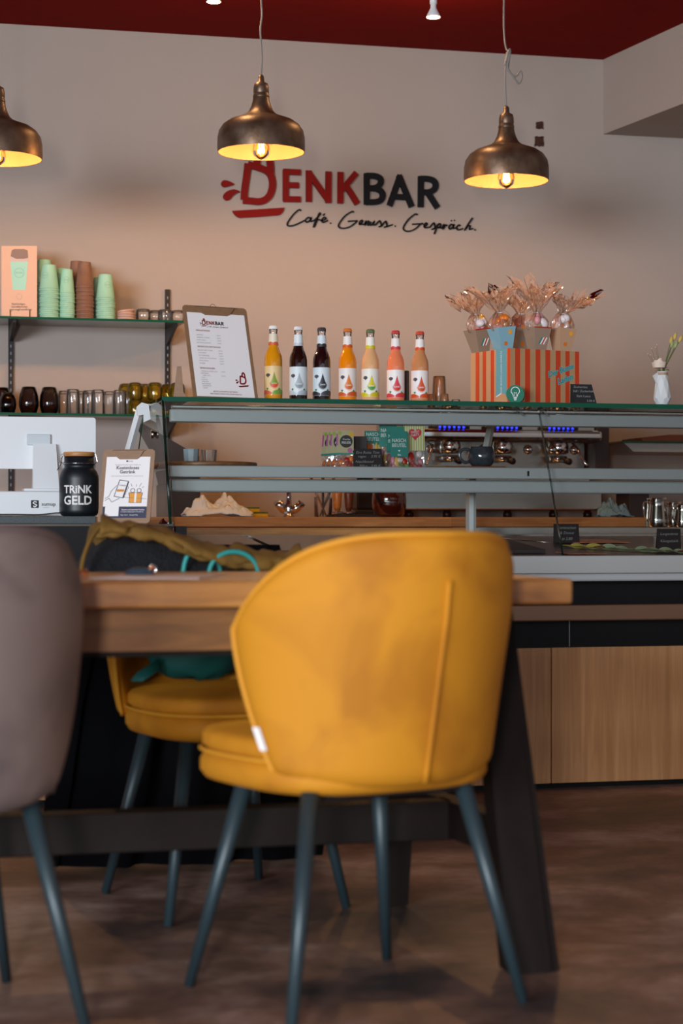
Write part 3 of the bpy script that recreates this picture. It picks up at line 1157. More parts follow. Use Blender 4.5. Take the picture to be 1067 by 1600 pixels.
# ------------------------------------------------------------------ lemonade bottles on the glass roof
BOT = [(427, 6.24, 'e09210', 'e8c890', '7c9c2c', 'd8482c', 'f4f0ea', 'd8603c', '7aa23c', 'e8dcc4', 'golden lemonade bottle with white cap, leftmost of the row on the display case'),
       (466, 6.25, '1e0d08', 'dde6ea', 'a8b0b4', '8c969c', 'e8e8ea', 'c4ccd2', 'b4bcc4', 'e0e8ec', 'dark cola bottle with white cap and pale grey drop label'),
       (502.5, 6.26, '220b0c', 'd8e2e8', '20222a', '33343c', '383234', '2a2a30', '40424a', 'd8e2e8', 'dark cola bottle with black cap and black drop label'),
       (543, 6.27, 'f58a08', 'f2e8e0', 'e07820', 'd86018', 'd8741c', 'd85a1c', 'd85a1c', 'f4ece6', 'bright orange lemonade bottle with orange cap'),
       (578.5, 6.28, 'eab27c', 'f0ece0', 'e0c818', '4c9c3c', '5c7040', 'd8cc20', 'd8c018', 'f4f0e6', 'pale peach lemonade bottle with green cap and yellow-green drop label'),
       (618, 6.30, 'f2855a', 'f2ece8', 'd83a4a', 'd03828', 'c83a3c', 'd83c48', 'd83c40', 'f4eeea', 'pinkish lemonade bottle with red cap and red drop label'),
       (656, 6.31, 'cf8c5a', 'f2ece8', 'd85020', 'd04818', 'd04026', 'd8501c', 'd85424', 'f4eeea', 'light rosy lemonade bottle with red cap, rightmost of the row, beside stacked beakers')]
M['speech_dark'] = mat('speech_dark', '4a444a', .6)
M['leaf_print'] = mat('leaf_print', '4c8c4c', .6)


def bottle(i, px, Y, liq, lab, dropc, drop2, capc, f1, f2, neck, label):
    x, y, _ = P(px, 600, Y)
    t = thing('lemonade_bottle', label, 'bottle', (x, y, TZ), -TH + .0, 'lemonade bottles on the display case')
    lm = mat('drink_%d' % i, liq, .04, Coat_Weight=1.0, Coat_Roughness=.02, Specular_IOR_Level=.6)
    lb, dm, d2, cm, f1m, f2m, nk = [mat('print', h, .5) for h in (lab, dropc, drop2, capc, f1, f2, neck)]
    body = [(.022, 0), (.0285, .003), (.0298, .008), (.0298, .145), (.0285, .158), (.0235, .172), (.0185, .183), (.0158, .195), (.0148, .208)]
    MB().lathe(body, lm, n=32).build('filled_body', t)
    MB().lathe([(.0148, .208), (.0135, .232), (.0128, .240), (.0140, .242), (.0140, .247), (.0125, .249), (.0125, .252)], 'clear_glass', n=28, caps=False).build('neck', t)
    cr = MB().lathe([(.0148, .2475), (.0150, .249), (.0142, .255), (.0125, .2585), (.009, .2595), (0, .26)], cm, n=42, flute=.06, smooth=False, caps=False)
    cr.build('crown_cap', t)
    mb = MB()
    r = .0301

    def art(s):
        cols(s, -.056, .056, lambda x: .124, lambda x: .030, lb, 0, 30)
        cols(s, -.052, -.004, lambda x: .037 + .008 * sin((x + .052) / .048 * pi), lambda x: .0305, f1m, 1.5e-4, 12)
        cols(s, -.002, .052, lambda x: .037 + .010 * sin((x + .002) / .054 * pi) ** .6, lambda x: .0305, f2m, 2e-4, 12)
        cols(s, -.024, -.016, lambda x: .052, lambda x: .044 + abs(x + .02) * .8, 'leaf_print', 2.5e-4, 4)
        cols(s, .018, .026, lambda x: .053 - abs(x - .022), lambda x: .046, 'leaf_print', 2.5e-4, 4)

        def dr(cx, cy, w_, m, z, cut=None):
            def top(x):
                k = min(1, abs(x - cx) / w_)
                return cy + .034 * (1 - k) ** 1.7 + .3 * w_ * math.sqrt(max(0, 1 - k * k))

            def bot(x):
                k = min(1, abs(x - cx) / w_)
                return cy - w_ * math.sqrt(max(0, 1 - k * k))
            if cut is None:
                cols(s, cx - w_, cx + w_, top, bot, m, z, 14)
            else:
                cols(s, cx - w_, cx + w_, lambda x: max(bot(x), min(top(x), cut)), bot, m, z, 14)
        dr(.004, .066, .0160, d2, 2e-4)
        dr(.004, .066, .0150, lb, 2.5e-4)
        dr(.004, .066, .0138, dm, 3e-4)
        dr(.004, .066, .0135, d2, 3.5e-4, .0645)
        s.text('Limbi', .004, .064, .0085, lb, z=4.5e-4, bold=.01)
        cols(s, -.0265, -.0095, lambda x: .094 + .0055 * math.sqrt(max(0, 1 - ((x + .018) / .0086) ** 2)), lambda x: .094 - .0055 * math.sqrt(max(0, 1 - ((x + .018) / .0086) ** 2)) - (.003 if abs(x + .017) < .0015 else 0), 'speech_dark', 3e-4, 12)
        for k in range(2):
            s.rect(-.022, -.011, .0955 - k * .003, .0963 - k * .003, lb, z=4.5e-4)
        s.rect(-.018, .018, .1185, .1191, 'grey_ink', z=3e-4)
    wrapped(mb, art, r)
    mb.build('label', t)
    nb = MB()
    rn = lambda z: .0158 - (z - .195) * .054 + .0004 if z > .195 else .0158 + .0004 + (.195 - z) * .1
    wrapped(nb, lambda s: (cols(s, -.030, .030, lambda x: .232, lambda x: .215, nk, 2e-4, 20), cols(s, -.030, .030, lambda x: .2152, lambda x: .200, nk, 2e-4, 20),
                           cols(s, -.030, .030, lambda x: .2022 + .003 * abs(sin(x * 160)), lambda x: .194, f1m, 5e-4, 20)), rn)
    nb.build('neck_label', t)


for i, b in enumerate(BOT):
    bottle(i, *b)


# ------------------------------------------------------------------ clipboards
def clipboard(name, label, loc, rz, tilt, w_, h_, board, art, ring=False, easel=False):
    t = thing(name, label, 'clipboard', loc, 0)
    T = board_T(rz, tilt)
    MB().prism(rounded(w_, h_, .012), -.004, 0, board, T).build('board', t)
    MB().prism([(-w_ * .30, h_ - .003), (-w_ * .22, h_ - .026), (-w_ * .17, h_ - .032), (w_ * .17, h_ - .032), (w_ * .22, h_ - .026), (w_ * .30, h_ - .003)][::-1], .0015, .006, board, T) \
        .ribbon([(-w_ * .32, h_ - .004), (w_ * .32, h_ - .004)], .003, board, T, z=.003, th=.003).build('clip', t)
    pb = MB()
    art(pb, T @ Matrix.Translation((0, 0, .0008)))
    pb.build('paper', t)
    if ring:
        MB().tube([T @ Vector((.010 * cos(a) - .005, h_ - .002 + .011 * sin(a), -.001)) for a in [2 * pi * k / 20 for k in range(20)]], .0009, 'chrome', closed=True, n=6).build('hanging_ring', t)
    if easel:
        e = MB()
        e.prism([(-w_ * .42, .0), (-w_ * .36, .115), (-w_ * .30, .115), (-w_ * .27, .03), (-w_ * .24, .022), (-w_ * .2, .0)][::-1], -.002, .002, board,
                Matrix.Rotation(rz, 4, 'Z') @ Matrix.Translation((-.045, .085, 0)) @ Matrix.Rotation(R(-30), 4, 'Z') @ UP)
        e.build('easel_leg', t)
    return t


def menu_art(pb, T):
    w_, h_ = .232, .325
    pb.flat([(-.104, .012), (.104, .012), (.104, .300), (-.104, .300)], 'paper', T)
    T1 = T @ Matrix.Translation((0, 0, .0004))
    logo_on(pb, T1 @ Matrix.Translation((-.012, .262, 0)), .052 / .38 * .66, sw=1.3)
    y = .238

    def heading(s, y):
        pb.text(s, -.083 + len(s) * .0022, y, .0068, 'sign_red', T1, bold=.02)

    def row(s, y, price=True):
        pb.text(s, -.080 + len(s) * .0016, y, .0056, 'grey_ink', T1)
        if price:
            pb.text('%d,%d0 €' % (2 + len(s) % 4, len(s) % 9), .000, y, .0056, 'grey_ink', T1)
    heading('HEISSGETRÄNKE', .236)
    for k, s in enumerate(('ESPRESSO', 'ESPRESSO DOPPIO', 'CAPPUCCINO', 'LATTE MACCHIATO')):
        row(s, .221 - k * .009)
    heading('FRÜHSTÜCK UND SNACKS', .180)
    for k, s in enumerate(('BELEGTE BRÖTCHEN', 'CROISSANT', 'BUTTERBREZEL', 'BAGEL MIT FRISCHKÄSE', 'MÜSLI BOWL', 'RÜHREI')):
        row(s, .168 - k * .009)
    heading('ERFRISCHUNGEN', .106)
    for k, s in enumerate(('MINERALWASSER 0,25 L', 'LIMONADE', 'LIMBI 0,33 L', 'COLA', 'ORANGE', 'ZITRONE', 'RHABARBER', 'GRAPEFRUIT', 'EISTEE')):
        row(s, .096 - k * .0072, k in (0, 2))
    for k, s in enumerate(('BESTELLUNG BITTE AM TRESEN', 'WIR SAGEN DANKE FÜR EUREN BESUCH')):
        pb.text(s, .0, .0275 - k * .008, .0062, 'sign_red', T1, bold=.01)
    cup_mark(pb, T1 @ Matrix.Translation((.062, .066, 0)), .17)


mx_, my_, _ = P(354, 616, 6.12)
clipboard('menu_clipboard', 'brown clipboard with the printed drinks menu standing on the glass display case', (mx_, my_, TZ + .001), R(16), R(16), .232, .325, 'masonite', menu_art, ring=True, easel=True)


def offer_art(pb, T):
    w_, h_ = .163, .232
    W = .0685
    pb.flat([(-W, .016), (W, .016), (W, .208), (-W, .208)], 'paper', T)
    T1 = T @ Matrix.Translation((0, 0, .0004))
    T2 = T @ Matrix.Translation((0, 0, .0008))
    pb.rect(-W, W, .016, .052, 'navy_ink', T1)
    pb.rect(-.006, -.001, .192, .197, 'black_ink', T1)
    pb.text('sumup', .007, .1925, .006, 'black_ink', T1)
    pb.text('Verdiene Punkte und erhalte ein', 0, .181, .0062, 'grey_ink', T1)
    pb.text('Kostenloses', 0, .169, .0145, 'black_ink', T1, bold=.02)
    pb.text('Getränk', 0, .156, .0145, 'black_ink', T1, bold=.02)
    pb.text('Sammle bei jedem Besuch Punkte und löse sie ein', 0, .146, .005, 'grey_ink', T1)
    # hand with telephone
    ph = [(-.036, .084), (-.022, .135), (.005, .131), (-.009, .079)]
    pb.ribbon(ph, .0022, 'navy_ink', T1, closed=True)
    pb.ribbon([(.0065, .130), (-.0075, .078)], .003, 'navy_ink', T1)
    pb.rect(-.0285, -.006, .098, .106, colour('orange_ink', 'e8a040'), T1)
    pb.rect(-.0285, -.006, .1013, .1025, 'navy_ink', T2)
    pb.text('Lunch', -.012, .116, .0085, 'navy_ink', T1, rot=-.12, bold=.01)
    pb.ribbon([(-.030, .118), (-.046, .100), (-.052, .084), (-.064, .077)], .0015, 'navy_ink', T1)
    pb.ribbon([(-.018, .078), (-.042, .066), (-.052, .078), (-.064, .070)], .0015, 'navy_ink', T1)
    for k in range(4):
        a = (.003 - k * .0033, .111 - k * .009)
        pb.ribbon([(a[0] + .004 * cos(q), a[1] + .004 * sin(q)) for q in [-1.6 + .5 * j for j in range(7)]], .0013, 'navy_ink', T1)
    # gift box
    pb.rect(.012, .050, .064, .088, 'orange_ink', T1)
    pb.rect(.010, .052, .088, .095, 'orange_ink', T1)
    pb.rect(.028, .034, .064, .095, 'paper', T2)
    pb.ribbon([(.012, .064), (.050, .064), (.050, .088), (.052, .088), (.052, .095), (.010, .095), (.010, .088), (.012, .088)], .0014, 'navy_ink', T2, closed=True)
    for cx in (.021, .041):
        pb.ribbon([(cx + .0065 * cos(a), .102 + .0065 * sin(a)) for a in [2 * pi * k / 12 for k in range(12)]], .0018, 'navy_ink', T1, closed=True)
    for x0, y0, x1, y1 in ((.018, .114, .014, .124), (.031, .114, .031, .122), (.041, .114, .047, .125), (.050, .110, .055, .115)):
        pb.ribbon([(x0, y0), (x1, y1)], .0012, 'navy_ink', T1)
    pb.ribbon([(-.008, .081), (W - .002, .076)], .001, 'navy_ink', T1)
    pb.rect(-.061, -.018, .022, .062, 'paper', T2)      # the blank field of the code
    pb.text('Scanne und sammle Punkte', .026, .040, .0065, 'paper', T2, bold=.01)
    pb.text('bei jedem Einkauf ganz ohne Karte', .024, .034, .005, 'paper', T2)
    pb.text('App Store   Google Play', .016, .024, .0055, 'paper', T2)


cx_, cy_, _ = P(193, 820, 5.752)
clipboard('offer_clipboard', 'small brown clipboard with a loyalty offer sheet leaning beside the black tip jar', (cx_, cy_, .8545), R(-24), R(15), .163, .232, 'mdf_clip', offer_art)

# ------------------------------------------------------------------ tip jar
M['jar_black'] = mat('jar_black', '10181e', .42)
M['bamboo'] = wood('bamboo', 'a8703c', 'c8935a', (1, 1, 8), 20, .45)
jx, jy, _ = P(123.5, 800, 5.99)
jar = thing('tip_jar', 'matte black swing-top tip jar lettered TRINK GELD on the till counter', 'jar', (jx, jy, .8768), R(-10))
MB().lathe([(.048, 0), (.055, .003), (.0608, .012), (.0612, .02), (.0612, .115), (.060, .125), (.056, .137), (.050, .146), (.046, .15), (.0455, .158), (.049, .160), (.049, .166), (.046, .168), (.046, .185)], 'jar_black', n=48).build('jar_body', jar)
MB().lathe([(.0475, .1855), (.0485, .187), (.0485, .197), (.047, .199)], 'bamboo', n=40).build('lid', jar)
wr = MB()
wr.tube([(.0502 * cos(a), .0502 * sin(a), .163) for a in [2 * pi * k / 32 for k in range(32)]], .0013, 'chrome', closed=True, n=6)
wr.tube([(-.0502, 0, .163), (-.056, -.004, .170), (-.0535, -.002, .192), (-.03, 0, .1945), (.03, 0, .1945), (.052, 0, .192), (.056, 0, .17), (.050, 0, .163)], .0014, 'chrome', n=6)
wr.tube([(-.050, -.01, .187), (-.056, -.012, .165), (-.066, -.014, .142), (-.060, -.016, .150), (-.052, -.012, .168)], .0013, 'chrome', n=6)
wr.build('wire_clasp', jar)
jl = MB()


def jart(s):
    s.text('TRiNK', .0, .071, .034, 'white', z=14e-4, bold=.022, sx=.92)
    s.text('GELD', .0, .036, .038, 'white', z=14e-4, bold=.022, sx=.98)


wrapped(jl, jart, .0614)
jl.build('lettering', jar)


# ------------------------------------------------------------------ till: monitor, stand, printer box
def sumup_badge(mb, x, y, s, T, ink='black_ink', ground='white_gloss'):
    mb.flat(rounded(s, s, s * .12), ink, T @ Matrix.Translation((x, y - s / 2, 0)))
    T1 = T @ Matrix.Translation((x, y, s * .02))
    mb.ribbon([(p.x, p.y) for p in catmull([(s * .22, s * .22, 0), (0, s * .34, 0), (-s * .22, s * .14, 0), (0, 0, 0), (s * .22, -s * .14, 0), (0, -s * .34, 0), (-s * .22, -s * .22, 0)], 4)], s * .13, ground, T1)


mon = thing('till_monitor', 'white till screen seen from behind on the left of the counter', 'monitor', (PX(70, 6.12), 6.12, .878))
q = [P(148.5, 654, 6.16), P(146, 728, 6.16)]
mz1, mz0 = P(60, 652, 6.16)[2] - .878, P(60, 733, 6.16)[2] - .878
xw = q[0][0] - PX(70, 6.12)
mT = Matrix.Translation((0, .04, (mz0 + mz1) / 2)) @ Matrix.Rotation(R(-6), 4, 'Y') @ Matrix.Identity(4)
mT = Matrix.Translation((xw - .19, .04, mz0)) @ UP
pl_ = [(p[0], p[1]) for p in rounded(.38, mz1 - mz0, .008)]
MB().prism(pl_, 0, .018, 'white_gloss', mT).build('screen_housing', mon)
MB().box(-.055, .02, .012, .022, mz0 + .075, mz0 + .11, colour('pale_grey', 'c4ced4', .35), bev=.003).build('hinge_block', mon)
cT = Matrix.Translation((-.004, -.035, 0))
sb = MB()
c0 = PX(72.5, 6.08) - PX(70, 6.12)
sb.add([(c0 - .041, -.03, .085), (c0 + .041, -.03, .085), (c0 + .034, .005, .228), (c0 - .038, .005, .228), (c0 - .041, .02, .085), (c0 + .041, .02, .085), (c0 + .034, .02, .228), (c0 - .038, .02, .228)],
       [(0, 1, 2, 3), (5, 4, 7, 6), (4, 0, 3, 7), (1, 5, 6, 2), (3, 2, 6, 7), (0, 4, 5, 1)], 'white_gloss')
sumup_badge(sb, c0 + .002, .182, .019, Matrix.Translation((0, -.0145, .004)) @ Matrix.Rotation(R(-13), 4, 'X') @ UP, 'grey_ink')
sb.build('stand_column', mon)
MB().box(c0 - .07, c0 + .055, -.05, .05, .0768, .086, 'white_gloss', bev=.003).build('stand_foot', mon)
pr = thing('printer_box', 'white till printer box with payment logo under the screen', 'printer', (PX(20, 6.0), 6.0, .878))
pxr = PX(91, 6.0) - PX(20, 6.0)
pb_ = MB().box(-.35, pxr + .02, 0, .18, .0, .0755, 'white_gloss', bev=.004)
Tp = Matrix.Translation((0, -.0008, 0)) @ UP
sumup_badge(pb_, PX(54.5, 6) - PX(20, 6), .036, .024, Tp)
pb_.text('sumup', PX(76, 6) - PX(20, 6), .031, .0165, 'black_ink', Tp, bold=.012)
pb_.text('solo & lite', PX(72, 6) - PX(20, 6), .0245, .0045, 'grey_ink', Tp)
pb_.build('casing', pr)
cb_ = MB().tube(catmull([(-.2, -.012, .003), (-.05, -.02, .004), (.04, -.012, .0035), (.10, -.018, .009), (.16, -.014, .004)], 6), .0022, 'black_plastic', n=6)
tag(cb_.build('till_cable', None, (PX(40, 6.0), 5.985, .878)), 'thin black cable lying in front of the white printer box', 'cable')
kx, ky, _ = P(255, 815, 5.80)
kb = MB().lathe([(.012, 0), (.014, .004), (.004, .016), (0, .018)], 'chrome', n=6, smooth=False).tube([(.012, 0, .003), (.03, .004, .003)], .002, 'chrome', n=6)
tag(kb.build('metal_bell', None, (kx, ky, .8525)), 'tiny metal desk ornament beside the loyalty clipboard', 'ornament')

# ------------------------------------------------------------------ striped sweets box
bx, by, _ = P(797, 628, 6.07)
box = thing('striped_box', 'kraft and orange-red striped cardboard display box on the glass display case', 'box', (bx, by, TZ + .001), R(16.5))
L1, L2, BH = .285, .235, .186
fb = MB()
per = L1 / 6.8
x = 0
k = 0
stops = [0, .07, .142, .212, .285, .363, .432, .504, .575, .655, .726, .797, .858, .938, 1.0]
for a, b in zip(stops, stops[1:]):
    fb.rect(a * L1, b * L1, 0, BH, 'orange_print' if k % 2 else 'kraft', UP)
    k += 1
BX = UP @ Matrix.Translation((0, 0, .0006))
fb.text('Der Bunte', L1 * .735, BH * .60, .026, 'blue_print', BX, rot=.32, bold=.06, shear=.2)
fb.text('Der Bunte', L1 * .735, BH * .60, .026, 'teal_card', BX @ Matrix.Translation((0, 0, .0003)), rot=.32, bold=.0, shear=.2)
fb.text('Laden', L1 * .80, BH * .44, .028, 'blue_print', BX, rot=.32, bold=.06, shear=.2)
fb.text('Laden', L1 * .80, BH * .44, .028, 'teal_card', BX @ Matrix.Translation((0, 0, .0003)), rot=.32, bold=.0, shear=.2)
fb.build('front_panel', box)
M['kraft_lit'] = mat('kraft_lit', 'cf9c70', .75)  # lit-side copies of kraft and orange, brighter light put into the colours
M['orange_lit'] = mat('orange_lit', 'd8481a', .7)
sd = MB()
ST = Matrix.Rotation(R(-90), 4, 'Z') @ UP           # face looking to -X, drawing x runs from the back edge to the front corner
for a, b, m in ((0, .13, 'kraft_lit'), (.13, .225, 'orange_lit'), (.225, .31, 'kraft_lit'), (.31, .40, 'orange_lit'), (.40, .515, 'kraft_lit'), (.515, .60, 'orange_lit'), (.60, .93, 'kraft_lit'), (.93, 1.0, 'orange_lit')):
    sd.rect((a - 1) * L2, (b - 1) * L2, 0, BH, m, ST)
S1 = ST @ Matrix.Translation((0, 0, .0006))
sd.flat([(-.345 * L2, .03), (-.215 * L2, .04), (-.085 * L2, .03), (-.085 * L2, BH), (-.345 * L2, BH)], 'blue_print', S1)
sd.flat([(-.345 * L2, .03), (-.345 * L2, .026), (-.215 * L2, .036), (-.215 * L2, .04)], 'paper', S1)
sd.text('DER BUNTE LADEN SWEETS', -.20 * L2, .11, .011, 'paper', S1 @ Matrix.Translation((0, 0, .0005)), rot=R(90))
sd.build('side_panel', box)
bk = MB()
bk.rect(0, L1, 0, BH, 'kraft', Matrix.Translation((0, L2, 0)) @ UP)
bk.add([(L1, 0, 0), (L1, L2, 0), (L1, L2, BH), (L1, 0, BH)], [(0, 1, 2, 3)], 'kraft')
bk.add([(0, 0, .0005), (L1, 0, .0005), (L1, L2, .0005), (0, L2, .0005)], [(0, 1, 2, 3)], 'kraft')
bk.build('back_panels', box)

def cello(name, col, w_):
    m = bpy.data.materials.new(name)
    m.use_nodes = True
    nt = m.node_tree
    N, L = nt.nodes.new, nt.links.new
    nt.nodes.remove(nt.nodes['Principled BSDF'])
    tr = N('ShaderNodeBsdfTransparent')
    tl_ = N('ShaderNodeBsdfTranslucent'); tl_.inputs[0].default_value = lin(col)
    df = N('ShaderNodeBsdfDiffuse'); df.inputs[0].default_value = lin(col)
    gl = N('ShaderNodeBsdfGlossy'); gl.inputs['Roughness'].default_value = .10
    fr = N('ShaderNodeFresnel'); fr.inputs[0].default_value = 1.45
    a, b, c = N('ShaderNodeMixShader'), N('ShaderNodeMixShader'), N('ShaderNodeMixShader')
    L(tl_.outputs[0], a.inputs[1]); L(df.outputs[0], a.inputs[2]); a.inputs[0].default_value = .5
    L(tr.outputs[0], b.inputs[1]); L(a.outputs[0], b.inputs[2]); b.inputs[0].default_value = w_
    L(fr.outputs[0], c.inputs[0]); L(b.outputs[0], c.inputs[1]); L(gl.outputs[0], c.inputs[2])
    L(c.outputs[0], nt.nodes['Material Output'].inputs[0])
    return m


# cone pouches of sweets wrapped in cellophane
M['cello'] = cello('cello', 'ffd2b4', .34)  # clear film, its peach tint stands in for the warm lamp light
M['candy_white'] = mat('candy_white', 'e8dcdc', .4)
M['candy_pink'] = mat('candy_pink', 'e09aa0', .4)
M['candy_orange'] = mat('candy_orange', 'f07818', .3, Subsurface_Weight=.2)
M['candy_yellow'] = mat('candy_yellow', 'f0a830', .4)
M['candy_red'] = mat('candy_red', 'c02818', .25)
M['candy_green'] = mat('candy_green', '8cb450', .4)
M['pouch_kraft'] = mat('pouch_kraft', 'c09878', .7)
M['pouch_blue'] = mat('pouch_blue', '86b4c4', .7)
M['pouch_kraft_shaded'] = mat('pouch_kraft_shaded', '9c8470', .7)  # darker copy of the pouch kraft, shade put into the colour
rnd = random.Random(3)


def pouch(px, py, Y, lean, rz, ca, cb, rim, candies, fan, label):
    x, y, z = P(px, py, Y)
    t = thing('sweets_pouch', label, 'sweets pouch', (x, y, z - .102), 0, 'pouches of sweets in the striped box')
    t.rotation_euler = (0, lean, rz)
    h, wt, wb = .102, .036, .018
    mb = MB()
    c = [(-1, -1), (1, -1), (1, 1), (-1, 1)]
    vs = [(a * wb, b * wb, 0) for a, b in c] + [(a * wt, b * wt, h) for a, b in c]
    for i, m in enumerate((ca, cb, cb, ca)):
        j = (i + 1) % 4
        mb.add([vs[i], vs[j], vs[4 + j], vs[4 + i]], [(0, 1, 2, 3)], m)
    mb.add(vs[:4], [(3, 2, 1, 0)], ca)
    # printed corner stripes, dots and a rim line on the two faces in view
    ft = Matrix.Translation((0, -wt, h)) @ Matrix.Rotation(R(10), 4, 'X') @ UP @ Matrix.Translation((0, 0, .0012))
    if rim:
        mb.rect(-wt, wt, -.004, 0, 'candy_red', ft)
        for k, m in enumerate(('teal_card', 'paper', 'candy_red', 'paper')):
            mb.flat([(-.014 + k * .006, -.06), (-.008 + k * .006, -.06), (.004 + k * .006, -.036), (-.002 + k * .006, -.036)], m, ft)
    else:
        mb.disc(.012, -.018, .008, 'candy_yellow', ft)
        mb.disc(-.006, -.056, .007, 'candy_orange', ft)
    mb.build('paper_cone', t)
    # candies, each a piece of its own inside the wrap
    for k in range(12):
        a = rnd.uniform(0, 6.28)
        rr = rnd.uniform(.004, .024)
        zz = h + rnd.uniform(-.004, .052) * (1 - rr / .05)
        s = rnd.uniform(.012, .017)
        m = candies[k % len(candies)]
        cm = MB().lathe([(.01 * s, -s)] + [(s * sin(q), -s * cos(q)) for q in [pi * j / 8 for j in range(1, 8)]] + [(.01 * s, s)], m, TR((rr * cos(a), rr * sin(a), zz), rx=rnd.uniform(0, 3), ry=rnd.uniform(0, 3), s=(1, .8, rnd.uniform(1, 1.5))), n=12)
        cm.build('sweet', t)
    # cellophane: closed round the sweets, gathered, then fanned out in creased wings
    dx, hh, spread, m = fan
    mb = MB()
    nz = noise.noise

    def f(u, v, seed=px):
        a = 2 * pi * u
        if v < .34:
            k = v / .34
            r = .036 + .010 * sin(pi * k) - .024 * k ** 2
            zc_ = h - .01 + .062 * k
            cxx = 0
        else:
            k = (v - .34) / .66
            r = .012 + spread * k ** 1.1
            zc_ = h + .052 + hh * k
            cxx = dx * k ** 1.3
        n1 = nz(Vector((cos(a) * 2.2, sin(a) * 2.2, v * 3 + seed)))
        n2 = nz(Vector((cos(a) * 6, sin(a) * 6, v * 5 + seed * 2)))
        n3 = nz(Vector((cos(a) * 13, sin(a) * 13, v * 11 + seed * 3)))
        r *= 1 + (.50 * n1 + .35 * n2 + .22 * n3) * (0.25 + v)
        crease = .006 * sin(a * 9 + seed) * v
        return (cxx + (r + crease) * cos(a), (r * .6 + crease) * sin(a), zc_ + (.035 * n1 + .02 * n2) * v * 1.3 + (.030 * nz(Vector((a * 1.1, seed, 0))) if v > .8 else 0))
    mb.grid(f, 90, 34, m, smooth=False, wrap=True)
    mb.build('cellophane_wrap', t)
    MB().tube([(.013 * cos(a), .011 * sin(a), h + .051) for a in [2 * pi * k / 16 for k in range(16)]], .0016, 'candy_white', closed=True, n=6).build('tie', t)


pouch(752, 514, 6.36, R(-9), R(18), 'pouch_kraft_shaded', 'pouch_kraft', True, ['candy_white', 'candy_pink', 'candy_white', 'candy_yellow'], (-.022, .062, .064, 'cello'), 'red-rimmed kraft sweets pouch leaning out at the left end of the striped box')
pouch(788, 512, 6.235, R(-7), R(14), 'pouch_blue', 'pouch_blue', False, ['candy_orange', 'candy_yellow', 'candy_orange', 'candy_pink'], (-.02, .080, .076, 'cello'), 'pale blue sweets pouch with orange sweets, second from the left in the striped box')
pouch(812, 514, 6.33, R(2), R(10), 'pouch_kraft_shaded', 'pouch_kraft', False, ['candy_red', 'candy_orange', 'candy_pink', 'candy_red'], (.0, .066, .070, 'cello'), 'plain kraft pouch with red sweets standing behind the others in the striped box')
pouch(839, 512, 6.25, R(0), R(16), 'pouch_kraft_shaded', 'pouch_kraft', True, ['candy_white', 'candy_white', 'candy_pink', 'candy_green'], (.0, .096, .080, 'cello'), 'red-rimmed kraft pouch of white sweets right of centre in the striped box')
pouch(877, 514, 6.28, R(3), R(16), 'pouch_kraft', 'pouch_blue', False, ['candy_orange', 'candy_white', 'candy_pink', 'candy_white'], (.055, .068, .078, 'cello'), 'pale blue and kraft pouch at the right end of the striped box')

# round green sign with a light bulb
gx, gy, _ = P(805, 628, 6.025)
M['sign_green'] = mat('sign_green', '087058', .4)
gs = MB()
GT = Matrix.Rotation(R(-8), 4, 'Z') @ UP
GR = .030
gs.prism([(GR * cos(2 * pi * i / 28), GR + GR * sin(2 * pi * i / 28)) for i in range(28)], -.004, 0, 'sign_green', GT)
G1 = GT @ Matrix.Translation((0, 0, .0006))
gs.ribbon([(p.x, p.y) for p in catmull([(-.0065, .022, 0), (-.008, .029, 0), (-.0135, .037, 0), (-.0125, .046, 0), (-.005, .0525, 0), (.005, .0525, 0), (.0125, .046, 0), (.0135, .037, 0), (.008, .029, 0), (.0065, .022, 0)], 4)], .0022, 'paper', G1)
gs.ribbon([(-.003, .023), (-.004, .036), (-.001, .034), (.001, .034), (.004, .036), (.003, .023)], .0013, 'paper', G1)
for k in range(3):
    gs.ribbon([(-.006 + k * .001, .019 - k * .0042), (.006 - k * .001, .020 - k * .0042)], .0024, 'paper', G1)
gs.box(-.012, .012, -.002, .014, 0, .003, 'sign_green')
tag(gs.build('bulb_sign', None, (gx, gy, TZ + .0005)), 'round green sign with a white light bulb drawing before the striped box', 'sign')


# chalk price signs
def chalk_sign(label, loc, rz, tilt, w_, h_, lines, skew=0, foot=True, group=None):
    t = thing('chalk_sign', label, 'sign', loc, 0)
    T = board_T(rz, tilt)
    sk = lambda x, y: (x - skew * y, y)
    mb = MB()
    mb.prism([sk(-w_ / 2, 0), sk(w_ / 2, 0), sk(w_ / 2, h_), sk(-w_ / 2, h_)], -.003, 0, 'chalkboard', T)
    for s, x, y, sz in lines:
        mb.text(s, x - skew * y, y, sz, 'chalk', T @ Matrix.Translation((0, 0, .0006)), shear=.25, bold=-.004)
    mb.build('board', t)
    if foot:
        TB = Matrix.Rotation(rz, 4, 'Z') @ Matrix.Translation((0, 2 * h_ * sin(tilt), 0)) @ Matrix.Rotation(tilt, 4, 'X') @ UP
        MB().prism([sk(-w_ / 2, 0), sk(w_ / 2, 0), sk(w_ / 2, h_ * .96), sk(-w_ / 2, h_ * .96)], 0, .003, 'chalkboard', TB).build('rear_board', t)
    return t


x, y, _ = P(916, 629, 6.02)
chalk_sign('small black chalk sign standing in front of the right end of the striped box', (x, y, TZ + .001), R(2), R(20), .076, .072,
           [('Zuckertüte', -.006, .058, .011), ('Süß / Zuckerhaft', .0, .043, .011), ('Style Luxus', -.004, .025, .011), ('5,90 €', .018, .008, .011)], skew=.12)

